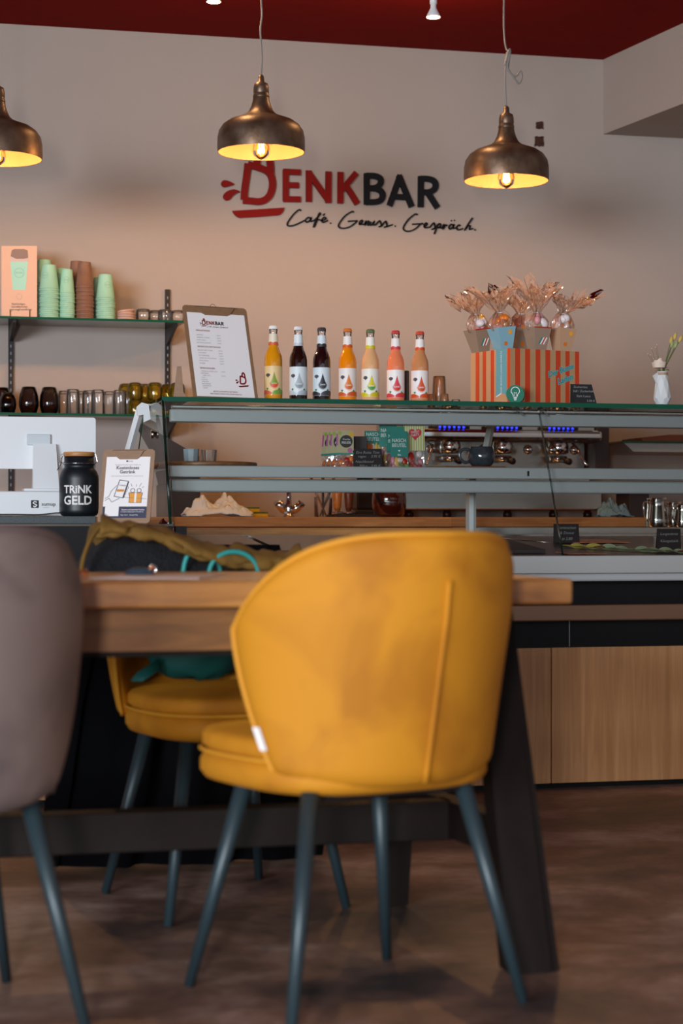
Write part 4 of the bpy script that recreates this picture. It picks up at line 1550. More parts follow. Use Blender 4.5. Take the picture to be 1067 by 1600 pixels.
# ------------------------------------------------------------------ vase with flowers
vx, vy, _ = P(1034.5, 632, 6.06)
vase = thing('flower_vase', 'white faceted paper-fold vase at the right end of the display case', 'vase', (vx, vy, TZ + .0005), R(12))
M['porcelain'] = mat('porcelain', 'd4d6d6', .35)
prof = [(.018, 0), (.029, .022), (.030, .03), (.0245, .075), (.019, .100), (.017, .112), (.0185, .117)]
vb = MB()
n = 8
vs, fs = [], []
for k, (r, z) in enumerate(prof):
    for i in range(n):
        a = 2 * pi * (i + .5 * (k % 2)) / n
        vs.append((r * cos(a), r * sin(a), z))
for k in range(len(prof) - 1):
    for i in range(n):
        i2 = (i + 1) % n
        if k % 2 == 0:
            fs += [(k * n + i, k * n + i2, (k + 1) * n + i), (k * n + i2, (k + 1) * n + i2, (k + 1) * n + i)]
        else:
            fs += [(k * n + i, k * n + i2, (k + 1) * n + i2), (k * n + i, (k + 1) * n + i2, (k + 1) * n + i)]
fs.append(tuple(range(n - 1, -1, -1)))
vb.add(vs, fs, 'porcelain')
vb.build('vase_body', vase)
MB().prism([(-.020, .070), (-.038, .102), (-.022, .112), (-.012, .112)][::-1], -.003, .003, 'porcelain', UP).build('folded_wing', vase)
tw = MB()
for k in range(3):
    tw.tube([(.0186 * cos(a), .0186 * sin(a), .106 + k * .003) for a in [2 * pi * j / 18 for j in range(18)]], .0012, 'kraft', closed=True, n=6)
tw.build('twine', vase)
M['stem_green'] = mat('stem_green', '4a5a28', .6)
M['rose_petal'] = mat('rose_petal', 'ecd0bc', .6, Subsurface_Weight=.2)
M['bud'] = mat('bud', 'c8ac58', .6)
M['bud_green'] = mat('bud_green', '94a468', .6)
rose = thing('rose', 'pale cream rose in the white folded vase', 'flower', (vx, vy, TZ + .0005), 0)
MB().tube([(-.001, 0, .03), (-.003, 0, .11), (-.012, -.004, .128)], .0018, 'stem_green', n=8).build('stem', rose)
for k in range(16):
    ring_ = 0 if k < 3 else 1 if k < 8 else 2
    a = k * 2.4
    rr = (.004, .009, .0135)[ring_]
    pt = MB()
    pt.grid(lambda u, v: ((rr + .003 * v) * cos(a + (u - .5) * 1.5), (rr + .003 * v) * sin(a + (u - .5) * 1.5), -.008 + v * (.022 - ring_ * .0045) - (u - .5) ** 2 * .012 * v), 6, 5, 'rose_petal', Matrix.Translation((-.014, -.006, .141)) @ Matrix.Scale(1.5, 4))
    pt.build('petal', rose)
for k, (px, py, ms) in enumerate([(1048, 534, 'bud'), (1054, 528, 'bud'), (1062, 532, 'bud'), (1049, 540, 'bud_green'), (1055, 541, 'bud_green')]):
    b = P(px, py, 6.06)
    t = thing('flower_bud', ['yellow bud on the left of the bud spray in the white vase', 'yellow bud at the very top of the bud spray', 'yellow bud leaning furthest right in the white vase', 'greenish bud at the lower left of the bud spray', 'greenish bud in the middle of the bud spray'][k], 'flower bud', (vx, vy, TZ + .0005), 0, 'buds in the white vase')
    v = Vector((b[0] - vx, b[1] - vy, b[2] - TZ))
    MB().tube(catmull([(.003, 0, .03), (.006, 0, .115), tuple(Vector((.008, 0, .12)).lerp(v, .6) - Vector((.002, 0, 0))), tuple(v)], 5), .0013, 'stem_green', n=6).build('stem', t)
    d = (v - Vector((.006, 0, .115))).normalized()
    MB().lathe([(.0014, -.008), (.0052, -.002), (.0062, .004), (.0044, .013), (.0006, .021)], ms, Matrix.Translation(v) @ d.to_track_quat('Z', 'Y').to_matrix().to_4x4(), n=10).build('bud_head', t)
lf = MB()
for a, l, z in ((.4, .03, .125), (2.6, .022, .12), (5.5, .026, .13), (1.6, .02, .12)):
    lf.grid(lambda u, v: ((.004 + l * v) * cos(a) - (u - .5) * .012 * sin(pi * v) * sin(a), (.004 + l * v) * sin(a) + (u - .5) * .012 * sin(pi * v) * cos(a), z - .005 + .02 * v - .018 * v * v), 3, 6, 'stem_green')
lf.tube([(.002, 0, .05), (.004, 0, .13)], .003, 'stem_green', n=6)
lo_ = lf.build('greenery', None, (vx, vy, TZ + .0005))
tag(lo_, 'dark green leaves spilling over the rim of the white vase', 'leaves')
gy_ = MB()
rnd = random.Random(5)
for px, py in ((1026, 539), (1018, 545), (1012, 553), (1016, 555), (1021, 561), (1024, 543), (1022, 566)):
    b = P(px, py, 6.06)
    gy_.tube([(0, 0, .11), ((b[0] - vx) * .4, 0, .125), (b[0] - vx, 0, b[2] - TZ)], .0004, 'stem_green', n=4)
    gy_.lathe([(0.0003, -.0015), (.0022, 0), (.0003, .002)], 'rose_petal', Matrix.Translation((b[0] - vx, 0, b[2] - TZ)), n=6)
tag(gy_.build('dried_sprig', None, (vx, vy, TZ + .0005)), 'airy sprig of tiny cream blossoms left of the rose', 'sprig')

# ------------------------------------------------------------------ beakers behind the bottles
M['beaker'] = clear('beaker', 'e8c8a8', 2.0, .08, 'c89c78', .22)


def beaker(px, Y, r, h, label, m='beaker'):
    x, y, _ = P(px, 600, Y)
    mb = MB().lathe([(r * .98, 0), (r, .004), (r * .82, h * .9), (r * .80, h - .002), (r * .6, h)], m, n=24, caps=False)
    mb.lathe([(r * 1.03, 0), (r * 1.03, .005), (r, .006)], m, n=24, caps=False)
    return tag(mb.build('plastic_beaker', None, (x, y, TZ + .0005)), label, 'beaker', 'upturned beakers behind the bottles')


beaker(686, 6.43, .027, .118, 'tall amber-tinted upturned beaker behind the rightmost bottle')
beaker(675, 6.36, .018, .050, 'short upturned beaker left of the tall amber beaker')
beaker(694, 6.36, .018, .052, 'short upturned beaker right of the tall amber beaker')
beaker(712, 6.38, .018, .034, 'lowest clear upturned beaker between the tall beaker and striped box', 'clear_glass')
x, y, _ = P(635, 600, 6.44)
tag(MB().box(-.009, .009, -.004, .004, 0, .135, 'black_plastic', bev=.003).build('card_stand', None, (x, y, TZ + .0005), rz=R(-10)), 'narrow black upright stand between the two right bottles', 'stand')

# ------------------------------------------------------------------ glass shelves on the back wall
Z1, Z2 = PZ(150, 497.5, 7.72), PZ(150, 646.5, 7.72)
SX0, SX1 = PX(-60, 7.72), PX(288, 7.72)
for k, (z, lbl) in enumerate(((Z1, 'upper glass wall shelf carrying the stacked paper cups'), (Z2, 'lower glass wall shelf carrying the tinted drinking glasses'))):
    t = thing('glass_shelf', lbl, 'shelf', (0, 7.72, z))
    mb = MB().box(SX0, SX1, .001, .27, -.008, 0, 'shelf_glass')
    mb.box(SX0, SX1, 0, .0015, -.009, .0005, 'glass_edge')
    mb.build('glass_board', t)
    for px in (17, 262):
        bx_ = PX(px, 7.97)
        MB().prism([(0, -.009), (.25, -.009), (.25, -.022), (.03, -.075), (0, -.075)], -.006, .006, 'black_metal', Matrix.Translation((bx_, .263, 0)) @ Matrix.Rotation(R(-90), 4, 'Z') @ UP).build('bracket', t)
for px, py in ((17, 470), (262, 452)):
    x, y, z = P(px, py, 7.985)
    mb = MB().box(-.010, .010, 0, .014, -.88, 0, 'black_metal')
    for k in range(28):
        mb.box(-.002, .002, -.0006, 0, -.03 - k * .03 - .012, -.03 - k * .03, 'grey_ink')
    o = mb.build('shelf_upright', None, (x, y, z))
    tag(o, 'black slotted shelf upright at the far left of the back wall' if px == 17 else 'black slotted shelf upright beside the menu clipboard', 'shelf upright')

ORD = ['topmost', 'second', 'third', 'fourth', 'fifth', 'sixth', 'seventh', 'eighth', 'ninth', 'tenth', 'eleventh']


def make_cup(kind, ring, mark):
    t = thing('paper_cup', 'x', 'paper cup', (0, 0, 0))
    c = MB().lathe([(.0392, 0), (.0405, .002), (.0405, .005), (.0385, .006), (.0275, .100), (.0265, .104), (.024, .1045), (.0235, .102), (0, .102)], kind, n=28, caps=False)
    c.lathe([(.0387, .0062), (.0389, .0075), (.0385, .0082)], ring, n=28, caps=False)
    c.build('cup_body', t)
    if mark:
        e = MB()

        def art(s):
            pts = [(.0125 * cos(a), .060 + .0125 * sin(a)) for a in [2 * pi * k / 24 for k in range(24)]]
            s.ribbon(pts, .0008, ring, closed=True, z=4e-4)
            s.text('BECHER', 0, .058, .0052, ring, z=4e-4)
        wrapped(e, art, lambda z: .0385 - (z - .006) * .117 + .0006)
        e.build('printed_mark', t)
    return t


cups = {}
for kind, ring in (('mint', 'mint_ring'), ('brown_cup', 'brown_ring')):
    for mk in (0, 1):
        cups[kind, mk] = [make_cup(kind, ring, mk), False]
STK = [(69, 7.86, 10, 'mint', 'tall mint cup stack beside the printed card', -1),
       (77, 7.775, 8, 'mint', 'second mint cup stack, in front beside the card', R(-20)),
       (98, 7.87, 8, 'mint', 'mint cup stack hidden behind the narrow front one', -1),
       (105, 7.775, 7, 'mint', 'mint cup stack just left of the brown ones', R(2)),
       (120, 7.87, 10, 'brown_cup', 'rear brown cup stack, the taller brown one', -1),
       (132.5, 7.775, 9, 'brown_cup', 'front brown cup stack', R(-10)),
       (157, 7.88, 6, 'mint', 'rear mint cup stack right of the brown ones', -1),
       (165, 7.775, 6, 'mint', 'front mint cup stack right of the brown ones', R(25))]
for px, Y, n, kind, desc, mk in STK:
    x = PX(px, Y)
    sc_ = {105: .80, 98: .80, 120: .9, 132.5: .93, 165: .98}.get(px, 1)
    for k in range(n):
        slot = cups[kind, 1 if (k == 0 and mk != -1) else 0]
        loc = (x + .0006 * ((k * 7) % 3 - 1), Y, Z1 + .0005 + .0158 * (n - 1 - k))
        rz = (mk if mk != -1 else 0) - TH
        lab = ('topmost cup' if k == 0 else 'bottom cup' if k == n - 1 else ORD[k] + ' cup from the top') + ' of the ' + desc
        if not slot[1]:
            o = slot[0]
            slot[1] = True
            o.location = loc
            o.rotation_euler.z = rz
            o['label'] = lab
            o['group'] = 'paper cups stacked upside down'
        else:
            o = dup(slot[0], loc, rz, lab, 'paper cups stacked upside down')
        o.scale = (sc_, sc_, 1)

# info card with a cup picture
x, y, _ = P(30, 490, 7.78)
ic = thing('info_card', 'peach cardboard display card with a mint cup picture at the far left of upper shelf', 'card', (x, y, Z1 + .001), R(-13))
M['peach_card'] = mat('peach_card', 'dcb29a', .7)
mb = MB().prism([(-.071, 0), (.071, 0), (.071, .288), (-.071, .288)], -.004, 0, 'peach_card', UP)
U1 = UP @ Matrix.Translation((0, 0, .0006))
mb.flat([(-.026, .112), (.026, .112), (.036, .235), (-.036, .235)], 'mint', U1)
mb.flat([(-.036, .236), (.036, .236), (.034, .27), (.02, .276), (-.02, .276), (-.03, .27)], 'brown_cup', U1)
mb.flat([(-.037, .225), (.037, .225), (.036, .240), (.01, .234), (-.012, .236), (-.035, .247)], colour('cup_lid_pale', 'c8aca4'), UP @ Matrix.Translation((0, 0, .0012)))
mb.ribbon([(.019 * cos(a), .180 + .019 * sin(a)) for a in [2 * pi * k / 24 for k in range(24)]], .0012, 'mint_ring', UP @ Matrix.Translation((0, 0, .0012)), closed=True)
mb.text('BECHER', 0, .178, .008, 'mint_ring', UP @ Matrix.Translation((0, 0, .0012)))
mb.ribbon([(.011 * cos(a), .085 + .011 * sin(a)) for a in [2 * pi * k / 16 for k in range(16)]], .0008, 'mint_ring', U1, closed=True)
for k, s in enumerate(('Nachhaltiger,', 'Genießerischer,', 'mehrwegfreundlicher')):
    mb.text(s, -.002 + k * .004, .052 - k * .011, .0105, 'black_ink', U1, bold=.012)
mb.build('card', ic)
for sx_ in (-.035, .043):
    MB().tube([(sx_, .02, .003), (sx_, -.008, .003), (sx_, -.008, .030)], .0016, 'black_metal', n=6).build('stand_wire', ic)

# stacked lids
x, y, _ = P(197, 490, 7.79)
lid0 = MB().lathe([(.036, 0), (.0375, .002), (.0375, .008), (.034, .010), (.033, .012), (.030, .0125), (0, .0125)], colour('lid_pale', 'c8a498'), n=28)
lid0.lathe([(.0377, .0035), (.0379, .0045), (.0377, .0055)], 'brown_ring', n=28, caps=False)
lid = lid0.build('cup_lid', None, (x, y, Z1 + .0005))
tag(lid, 'bottom lid of the low pinkish lid stack', 'lid', 'pale cup lids on the upper shelf')
for k, s in ((1, 'second lid from the bottom of the low pinkish stack'), (2, 'third lid from the bottom of the low pinkish stack'), (3, 'topmost lid, sitting tilted on the low pinkish stack')):
    dup(lid, (x, y, Z1 + .0005 + k * .0105), None, s, tilt=(0, R(-8) if k == 3 else 0, 0))


# drinking glasses
def glass_mesh(kind):
    mb = MB()
    if kind == 'smoke':
        mb.lathe([(.030, 0), (.031, .001), (.0395, .030), (.040, .045), (.037, .075), (.028, .104), (.024, .108), (0, .109)], 'smoke_glass', n=28, caps=False)
        mb.lathe([(.024, .1), (.020, .103), (0, .104)], 'smoke_glass', n=24, caps=False)
    elif kind == 'smoke_small':
        mb.lathe([(.027, 0), (.034, .022), (.035, .036), (.031, .058), (.022, .080), (0, .083)], 'smoke_glass', n=28, caps=False)
    elif kind == 'tumbler':
        mb.lathe([(.0275, 0), (.0285, .002), (.0265, .09), (.025, .099), (.02, .1), (0, .1)], 'clear_glass', n=20, caps=False, flute=.04)
        mb.lathe([(.0245, .088), (.02, .09), (0, .09)], 'clear_glass', n=20, caps=False)
    elif kind == 'short':
        mb.lathe([(.030, 0), (.031, .001), (.029, .045), (.026, .05), (0, .05)], 'clear_glass', n=24, caps=False, flute=.03)
        mb.lathe([(.0270, .042), (.02, .044), (0, .044)], 'clear_glass', n=24, caps=False)
    else:
        mb.lathe([(.030, 0), (.0325, .012), (.0325, .045), (.028, .062), (.020, .068), (0, .069)], 'amber_glass', n=24, caps=False)
        mb.lathe([(.0295, .004), (.031, .014), (.031, .042), (.026, .058), (0, .062)], 'amber_glass', n=24, caps=False)
    return mb


first = {}


def glass(kind, px, Y, z, label, group):
    x = PX(px, Y)
    if kind not in first:
        o = glass_mesh(kind).build('drinking_glass', None, (x, Y, z + .0005))
        first[kind] = tag(o, label, 'glass', group)
    else:
        dup(first[kind], (x, Y, z + .0005), None, label, group)


g1, g2, g3, g4 = 'smoked tumblers on the lower shelf', 'clear tumblers on the lower shelf', 'amber glasses on the lower shelf', 'short glasses on the upper shelf'
glass('smoke', 3, 7.86, Z2, 'rear smoked brown tumbler cut by the left picture edge', g1)
glass('smoke', 45, 7.79, Z2, 'smoked brown tumbler, left of the two large whole ones', g1)
glass('smoke', 77, 7.79, Z2, 'smoked brown tumbler, right of the two large whole ones', g1)
glass('smoke_small', 12, 7.76, Z2, 'smaller smoked tumbler in front at the left picture edge', g1)
for px, Y, s in ((101, 7.88, 'rear clear tumbler beside the smoked ones'), (114, 7.78, 'front clear tumbler nearest to the smoked ones'), (129, 7.88, 'rear clear tumbler between the first two front ones'),
                 (139, 7.83, 'clear tumbler set halfway back in the middle of the row'), (153, 7.78, 'front clear tumbler in the middle of the row'), (171, 7.87, 'rear clear tumbler right of the middle'),
                 (187, 7.78, 'front clear tumbler next to the amber glasses'), (200, 7.87, 'rear clear tumbler beneath the amber glasses')):
    glass('tumbler', px, Y, Z2, s, g2)
for px, Y, s in ((197, 7.93, 'farthest left amber glass column'), (211, 7.86, 'front amber glass column nearest the clear tumblers'), (227, 7.93, 'rear amber glass column in the middle'),
                 (242, 7.84, 'front amber glass column in the middle'), (262, 7.92, 'rear amber column beside the shelf upright'), (277, 7.84, 'rightmost amber glass column')):
    glass('amber', px, Y, Z2, 'lower glass of the ' + s, g3)
    glass('amber', px, Y, Z2 + .0695, 'upper glass of the ' + s, g3)
for px, Y, s in ((224, 7.80, 'leftmost short clear glass on the upper shelf'), (243, 7.84, 'second short clear glass from the cup lids'), (258, 7.80, 'third short clear glass from the cup lids'), (278, 7.82, 'rightmost short clear glass on the upper shelf')):
    glass('short', px, Y, Z1, s, g4)

# ------------------------------------------------------------------ back worktop with everything on it
BZ = .880
bw = thing('back_worktop', 'butcher block worktop running along the back wall behind the counter', 'worktop', (0, 7.30, 0))
MB().box(-.8, 4.4, 0, .69, .842, BZ, 'butcher', bev=.002).build('wood_top', bw)
MB().box(-.8, 4.4, .03, .69, .02, .841, 'dark_steel').build('cabinet', bw)
# wooden ledge behind the case deck, orange glow put into its colour, steel to its right, both on a low cabinet
M['glow_wood'] = wood('glow_wood', 'b4702c', 'd8924a', (.5, 4, 4), 8, .25, coat=.4)
zl = PZ(500, 837, 6.62)
ws = MB().box(PX(280, 6.62), PX(740, 6.62), 6.63, 6.90, zl, PZ(500, 825, 6.62), 'glow_wood', bev=.004)
tag(ws.build('serving_board'), 'wooden serving ledge with painted-in orange glow directly behind the display case deck', 'ledge')
ss = MB().box(PX(742, 6.62), 3.45, 6.63, 6.90, zl, PZ(900, 823.5, 6.62), 'steel', bev=.002)
tag(ss.build('steel_ledge'), 'steel ledge right of the wooden serving ledge behind the display case', 'ledge')
tag(MB().box(PX(270, 6.62), 3.45, 6.63, 6.90, .02, zl - .0005, 'dark_steel').build('low_cabinet'), 'dark steel cabinet carrying the serving ledges behind the display case', 'cabinet')

# espresso machine
EY = 7.42
ex0, ex1 = PX(636, EY), PX(938, EY)
em = thing('espresso_machine', 'wide chrome espresso machine with blue-lit buttons on the back worktop', 'espresso machine', (ex0, EY, BZ))
W = ex1 - ex0
MB().box(-.052, -.024, .02, .2, .0, .14, 'steel', bev=.004).build('side_column', em)


def ez(py):
    return PZ(780, py, EY) - BZ


MB().box(-.02, W, .05, .42, ez(690), ez(640), 'steel', bev=.012).box(-.02, W + .01, .0, .1, ez(688), ez(671), 'chrome', bev=.014).build('upper_housing', em)
MB().box(.0, W - .01, .16, .42, ez(735), ez(690), 'steel').box(-.02, W, .12, .42, ez(770), ez(734), 'steel', bev=.004).build('back_wall_panel', em)
MB().box(-.02, W, -.02, .40, ez(797), ez(765), 'steel', bev=.006).build('drip_tray', em)
M['blue_led'] = glow('blue_led', '2030ff', 2.5)
for k, px in enumerate((707, 790, 878)):
    xx = PX(px, EY) - ex0
    bp_ = MB().lathe([(.001, 0), (.085, 0), (.085, .012), (.06, .016)], 'black_plastic', TR((xx, .04, ez(670)), s=(1, .35, 1)), n=28)
    pn = bp_.build('button_panel', em)
    for q in range(6):
        MB().lathe([(.001, 0), (.005, 0), (.005, .003)], 'blue_led', TR((xx - .05 + q * .02, .012, ez(668)), rx=R(90)), n=10).build('button', pn)
    gh = MB().lathe([(.03, 0), (.042, .006), (.044, .03), (.040, .045), (.040, .06)], 'chrome', TR((xx + .02, .10, ez(708))), n=24)
    gh.build('group_head', em)
    pf = MB().lathe([(.02, 0), (.036, .006), (.037, .025), (.030, .028)], 'chrome', TR((xx + .02, .10, ez(721))), n=24)
    pf.tube([(xx + .02, .07, ez(716)), (xx + .02, -.03, ez(721))], .010, 'black_plastic', r2=.014, n=12)
    pf.build('portafilter', em)
for px in (680, 762, 832, 870, 905):
    xx = PX(px, EY) - ex0
    MB().lathe([(.001, -.02)] + [(.02 * sin(q), -.02 * cos(q)) for q in [pi * j / 8 for j in range(1, 8)]] + [(.001, .02)], 'chrome', TR((xx, .06, ez(701))), n=18).build('knob', em)
for px, d in ((676, -.03), (905, .03)):
    xx = PX(px, EY) - ex0
    MB().tube(catmull([(xx, .08, ez(690)), (xx, .02, ez(700)), (xx + d * .4, .0, ez(715)), (xx + d, -.01, ez(727))], 5), .006, 'chrome', n=10).build('steam_wand', em)
MB().box(W - .0, W + .06, .05, .40, ez(735), ez(655), 'charcoal', bev=.01).build('side_cheek', em)
for px in (645, 705, 800, 872, 926):
    xx = PX(px, EY) - ex0
    MB().lathe([(.018, .0005), (.018, .02), (.014, .022), (.014, ez(795))], 'black_plastic', TR((xx, .06, 0)), n=16).build('foot', em)
pt_ = MB().lathe([(.022, 0), (.030, .01), (.033, .03), (.026, .055), (.028, .062)], 'chrome', TR((PX(893, EY - .1), EY - .10, BZ + ez(733))), n=24)

# dark jug in front of the wall, with red reflections
M['brown_jug'] = mat('brown_jug', '4a1a10', .08, Coat_Weight=1)
x, y, _ = P(608, 800, 7.36)
jg = thing('coffee_flask', 'dark reddish-brown glass flask left of the espresso machine', 'flask', (x, y, BZ + .0005))
MB().lathe([(.045, 0), (.060, .01), (.068, .04), (.069, .07), (.064, .11), (.05, .14), (.045, .17)], 'brown_jug', n=32).build('flask_body', jg)
MB().lathe([(.046, .1705), (.048, .172), (.048, .19), (.03, .195)], 'black_plastic', n=24).build('lid', jg)
MB().tube(catmull([(-.03, -.04, .165), (-.06, -.07, .15), (-.07, -.075, .09), (-.045, -.05, .05)], 5), .008, 'black_plastic', n=10).build('handle', jg)
# black tray that carries tampers
x, y, _ = P(548, 800, 7.38)
tag(MB().box(-.075, .16, -.05, .12, 0, .010, 'black_plastic', bev=.003).build('rubber_mat', None, (x, y, BZ + .0005)), 'black rubber mat under the two tampers', 'mat')
M['tamper_orange'] = wood('tamper_orange', 'b86420', 'd08238', (1, 1, 6), 12, .35)
M['tamper_brown'] = wood('tamper_brown', '5c2812', '7c3c1c', (1, 1, 6), 12, .35)
for px, m, s in ((527, 'tamper_orange', 'light orange wooden tamper on the black rubber mat'), (545, 'tamper_brown', 'dark brown wooden tamper beside the light one')):
    x, y, _ = P(px, 800, 7.38)
    t = thing('coffee_tamper', s, 'tamper', (x, y, BZ + .011), 0)
    MB().lathe([(.020, 0), (.024, .002), (.024, .010), (.012, .014)], 'chrome', n=24).build('base', t)
    MB().lathe([(.011, .0145), (.015, .03), (.017, .06), (.019, .08), (.016, .095), (.005, .10)], m, n=24).build('handle', t)
# grinder behind the tampers
x, y, _ = P(570, 800, 7.62)
gd = thing('coffee_grinder', 'black coffee grinder behind the tampers', 'grinder', (x, y, BZ + .0005))
MB().box(-.06, .05, -.08, .08, 0, .03, 'black_plastic', bev=.008).box(-.045, .035, -.05, .07, .0305, .15, 'black_plastic', bev=.01).build('body', gd)
MB().lathe([(.03, .1505), (.04, .17), (.042, .195), (.04, .198)], 'smoke_glass', n=24).build('hopper', gd)
# utensil jug
x, y, _ = P(505, 800, 7.45)
ut = thing('utensil_jar', 'clear jar of whisks and spoons on the worktop', 'jar', (x, y, BZ + .0005))
MB().lathe([(.030, 0), (.036, .003), (.036, .075), (.037, .08)], 'clear_glass', n=24, caps=False).build('glass_jar', ut)
for k, (dx, m, s) in enumerate(((-.03, 'chrome', 'chrome whisk in the utensil jar'), (.0, 'black_plastic', 'black-handled spatula in the utensil jar'), (.028, 'dark_steel', 'dark spoon leaning right in the utensil jar'))):
    u = MB().tube([(dx * -.4, .005 * k, .004), (dx * .9, .005 * k, .09), (dx * 1.9, .005 * k, .18)], .0035, m, n=8, r2=.007)
    tag(u.build('utensil', None, (x, y, BZ + .001)), s, 'utensil', 'utensils in the clear jar')
# tap
x, y, _ = P(451, 800, 7.60)
tp = thing('kitchen_tap', 'chrome two-handled tap at the back worktop sink', 'tap', (x, y, BZ + .0005))
MB().lathe([(.024, 0), (.026, .004), (.019, .008), (.017, .03), (.02, .045), (.012, .06), (.010, .08), (.010, .15)], 'chrome', n=24).build('spout', tp)
for s in (-1, 1):
    MB().tube([(s * .008, 0, .022), (s * .024, -.008, .03), (s * .05, -.02, .062)], .013, 'chrome', n=14, r2=.02).build('handle', tp)


# crumpled cloths
def cloth(name, label, px, Y, z, w_, d_, h_, m, seed, m2=None):
    x = PX(px, Y)
    mb = MB()

    def f(u, v):
        a, b = u * 2 - 1, v * 2 - 1
        n = .8 * noise.noise(Vector((a * 2.6 + seed, b * 2.2, 0))) + .8 * abs(noise.noise(Vector((a * 5 + seed + 3 * b, b * 5, 3)))) + .08 * noise.noise(Vector((a * 12 + seed, b * 12, 8)))
        r = noise.noise(Vector((a * 3, b * 3, seed)))
        e = max(0, 1 - (abs(a) ** 2.5 + abs(b) ** 2.5) * .8)
        return (a * w_ / 2 + r * .02, b * d_ / 2 + n * .015, max(.001, h_ * e * (.55 + .9 * n) + .002))
    mb.grid(f, 60, 40, m)
    o = mb.build(name, None, (x, Y, z))
    sm = o.modifiers.new('thick', 'SOLIDIFY')
    sm.thickness = .003
    sm.offset = 1
    return tag(o, label, 'cloth')


M['towel_white'] = mat('towel_white', 'e4e8f0', .9, bump=.3, bscale=180)
M['towel_blue'] = mat('towel_blue', '6f97b0', .9, bump=.3, bscale=180)
cloth('dish_towel', 'crumpled white dish towel on the worktop left of the yellow sponge', 340, 7.38, BZ + .001, .26, .16, .070, 'towel_white', 4.7)
cloth('cleaning_cloth', 'crumpled light blue cloth on the worktop beside the black knock box', 960, 7.38, BZ + .001, .13, .11, .060, 'towel_blue', 7.1)
M['sponge_yellow'] = mat('sponge_yellow', 'd8a818', .9, bump=.6, bscale=200)
M['sponge_green'] = mat('sponge_green', '3c6a3a', .95, bump=.6, bscale=300)
for k, (dx, dz, s) in enumerate(((0, 0, 'yellow kitchen sponge with green scourer, the lower of two'), (-.016, .0195, 'yellow kitchen sponge lying on top of the other'))):
    x = PX(400, 7.42) + dx
    t = thing('kitchen_sponge', s, 'sponge', (x, 7.42, BZ + .0005 + dz), R(-6 + 5 * k))
    MB().box(-.045, .045 - k * .02, -.03, .03, 0, .0135, 'sponge_yellow', bev=.003).build('foam', t)
    MB().box(-.045, .045 - k * .02, -.03, .03, .0137, .019, 'sponge_green', bev=.001).build('scourer', t)
# dark appliance at the left, behind the end pane
ax0, ax1 = PX(270, 7.45), PX(313, 7.45)
ap_ = thing('boiler_unit', 'dark grey upright appliance seen through the left end of the display case', 'appliance', ((ax0 + ax1) / 2, 7.45, BZ + .0005))
hw = (ax1 - ax0) / 2
MB().box(-hw - .03, hw, 0, .25, 0, .13, 'charcoal', bev=.004).build('body', ap_)
MB().prism([(-hw - .12, .365), (-hw - .06, .26), (-hw - .03, .1305), (hw, .1305), (hw - .005, .24), (hw - .06, .27)][::-1], -.2, 0, 'charcoal', UP).build('slanted_head', ap_)
# knock box and milk jugs at the right
kx0 = PX(995, 7.36)
MB_ = MB().box(-.036, .05, -.05, .10, 0, .098, 'charcoal', bev=.003).box(-.052, .16, -.055, .11, .0985, .105, 'black_plastic', bev=.002)
tag(MB_.build('knock_box', None, (kx0, 7.40, BZ + .0005 - .04)), 'dark grey box with flat lid left of the steel milk jugs', 'box')
bpy.data.objects['knock_box'].location.z = BZ + .0005
M['jug_steel'] = mat('jug_steel', 'c8c4be', .12, 1)


def milk_jug(px, Y, z, s, label):
    t = thing('milk_jug', label, 'jug', (PX(px, Y), Y, z), R(200), 'steel milk jugs')
    MB().lathe([(.040 * s, 0), (.042 * s, .003), (.041 * s, .03 * s), (.036 * s, .075 * s), (.036 * s, .10 * s), (.038 * s, .105 * s), (.0365 * s, .105 * s), (.035 * s, .09 * s), (.038 * s, .01)], 'jug_steel', n=32, caps=False).build('jug_body', t)
    MB().tube(catmull([(.035 * s, 0, .092 * s), (.062 * s, 0, .088 * s), (.064 * s, 0, .05 * s), (.050 * s, 0, .025 * s), (.040 * s, 0, .03 * s)], 5), .0042 * s, 'jug_steel', n=10, flat=.5).build('handle', t)
    MB().add([(-.030 * s, .018 * s, .104 * s), (-.030 * s, -.018 * s, .104 * s), (-.050 * s, 0, .110 * s), (-.036 * s, 0, .085 * s)], [(0, 2, 3), (1, 3, 2), (0, 1, 2)], 'jug_steel').build('spout', t)


LZ = PZ(900, 823.5, 6.62) + .0005
milk_jug(1026, 6.72, LZ, 1.02, 'largest steel milk jug with its handle towards the knock box')
milk_jug(1052, 6.80, LZ, .9, 'middle steel milk jug partly behind the front ones')
milk_jug(1066, 6.69, LZ, .80, 'smallest steel milk jug at the right picture edge')

# small glass shelf at the right of the back wall
rs = thing('glass_shelf', 'small green-edged glass wall shelf at the right behind the display case', 'shelf', (PX(972, 7.60), 7.60, PZ(1010, 689, 7.60)))
MB().box(0, .9, .001, .39, -.007, 0, 'shelf_glass').box(0, .9, 0, .0015, -.008, .0005, 'glass_edge').build('glass_board', rs)
MB().add([(.015, .02, -.008), (.9, .02, -.008), (.9, .02, -.045), (.06, .02, -.045), (.015, .38, -.008), (.9, .38, -.008), (.9, .38, -.045), (.06, .38, -.045)], [(3, 2, 1, 0), (4, 5, 6, 7), (0, 4, 7, 3), (3, 7, 6, 2)], 'alu').build('bracket', rs)
x, y, z = P(1040, 684, 7.70)
M['tray_dark'] = wood('tray_wood', '5a2c18', '7c4428', (.5, 3, 3), 10)
tag(MB().prism([(-.12, .0), (.32, .0), (.32, .032), (.0, .030), (-.13, .016)], -.22, 0, 'tray_dark', UP).build('wooden_tray', None, (x, 7.66, rs.location.z + .001)), 'dark wooden tray on the small right-hand glass shelf', 'tray')

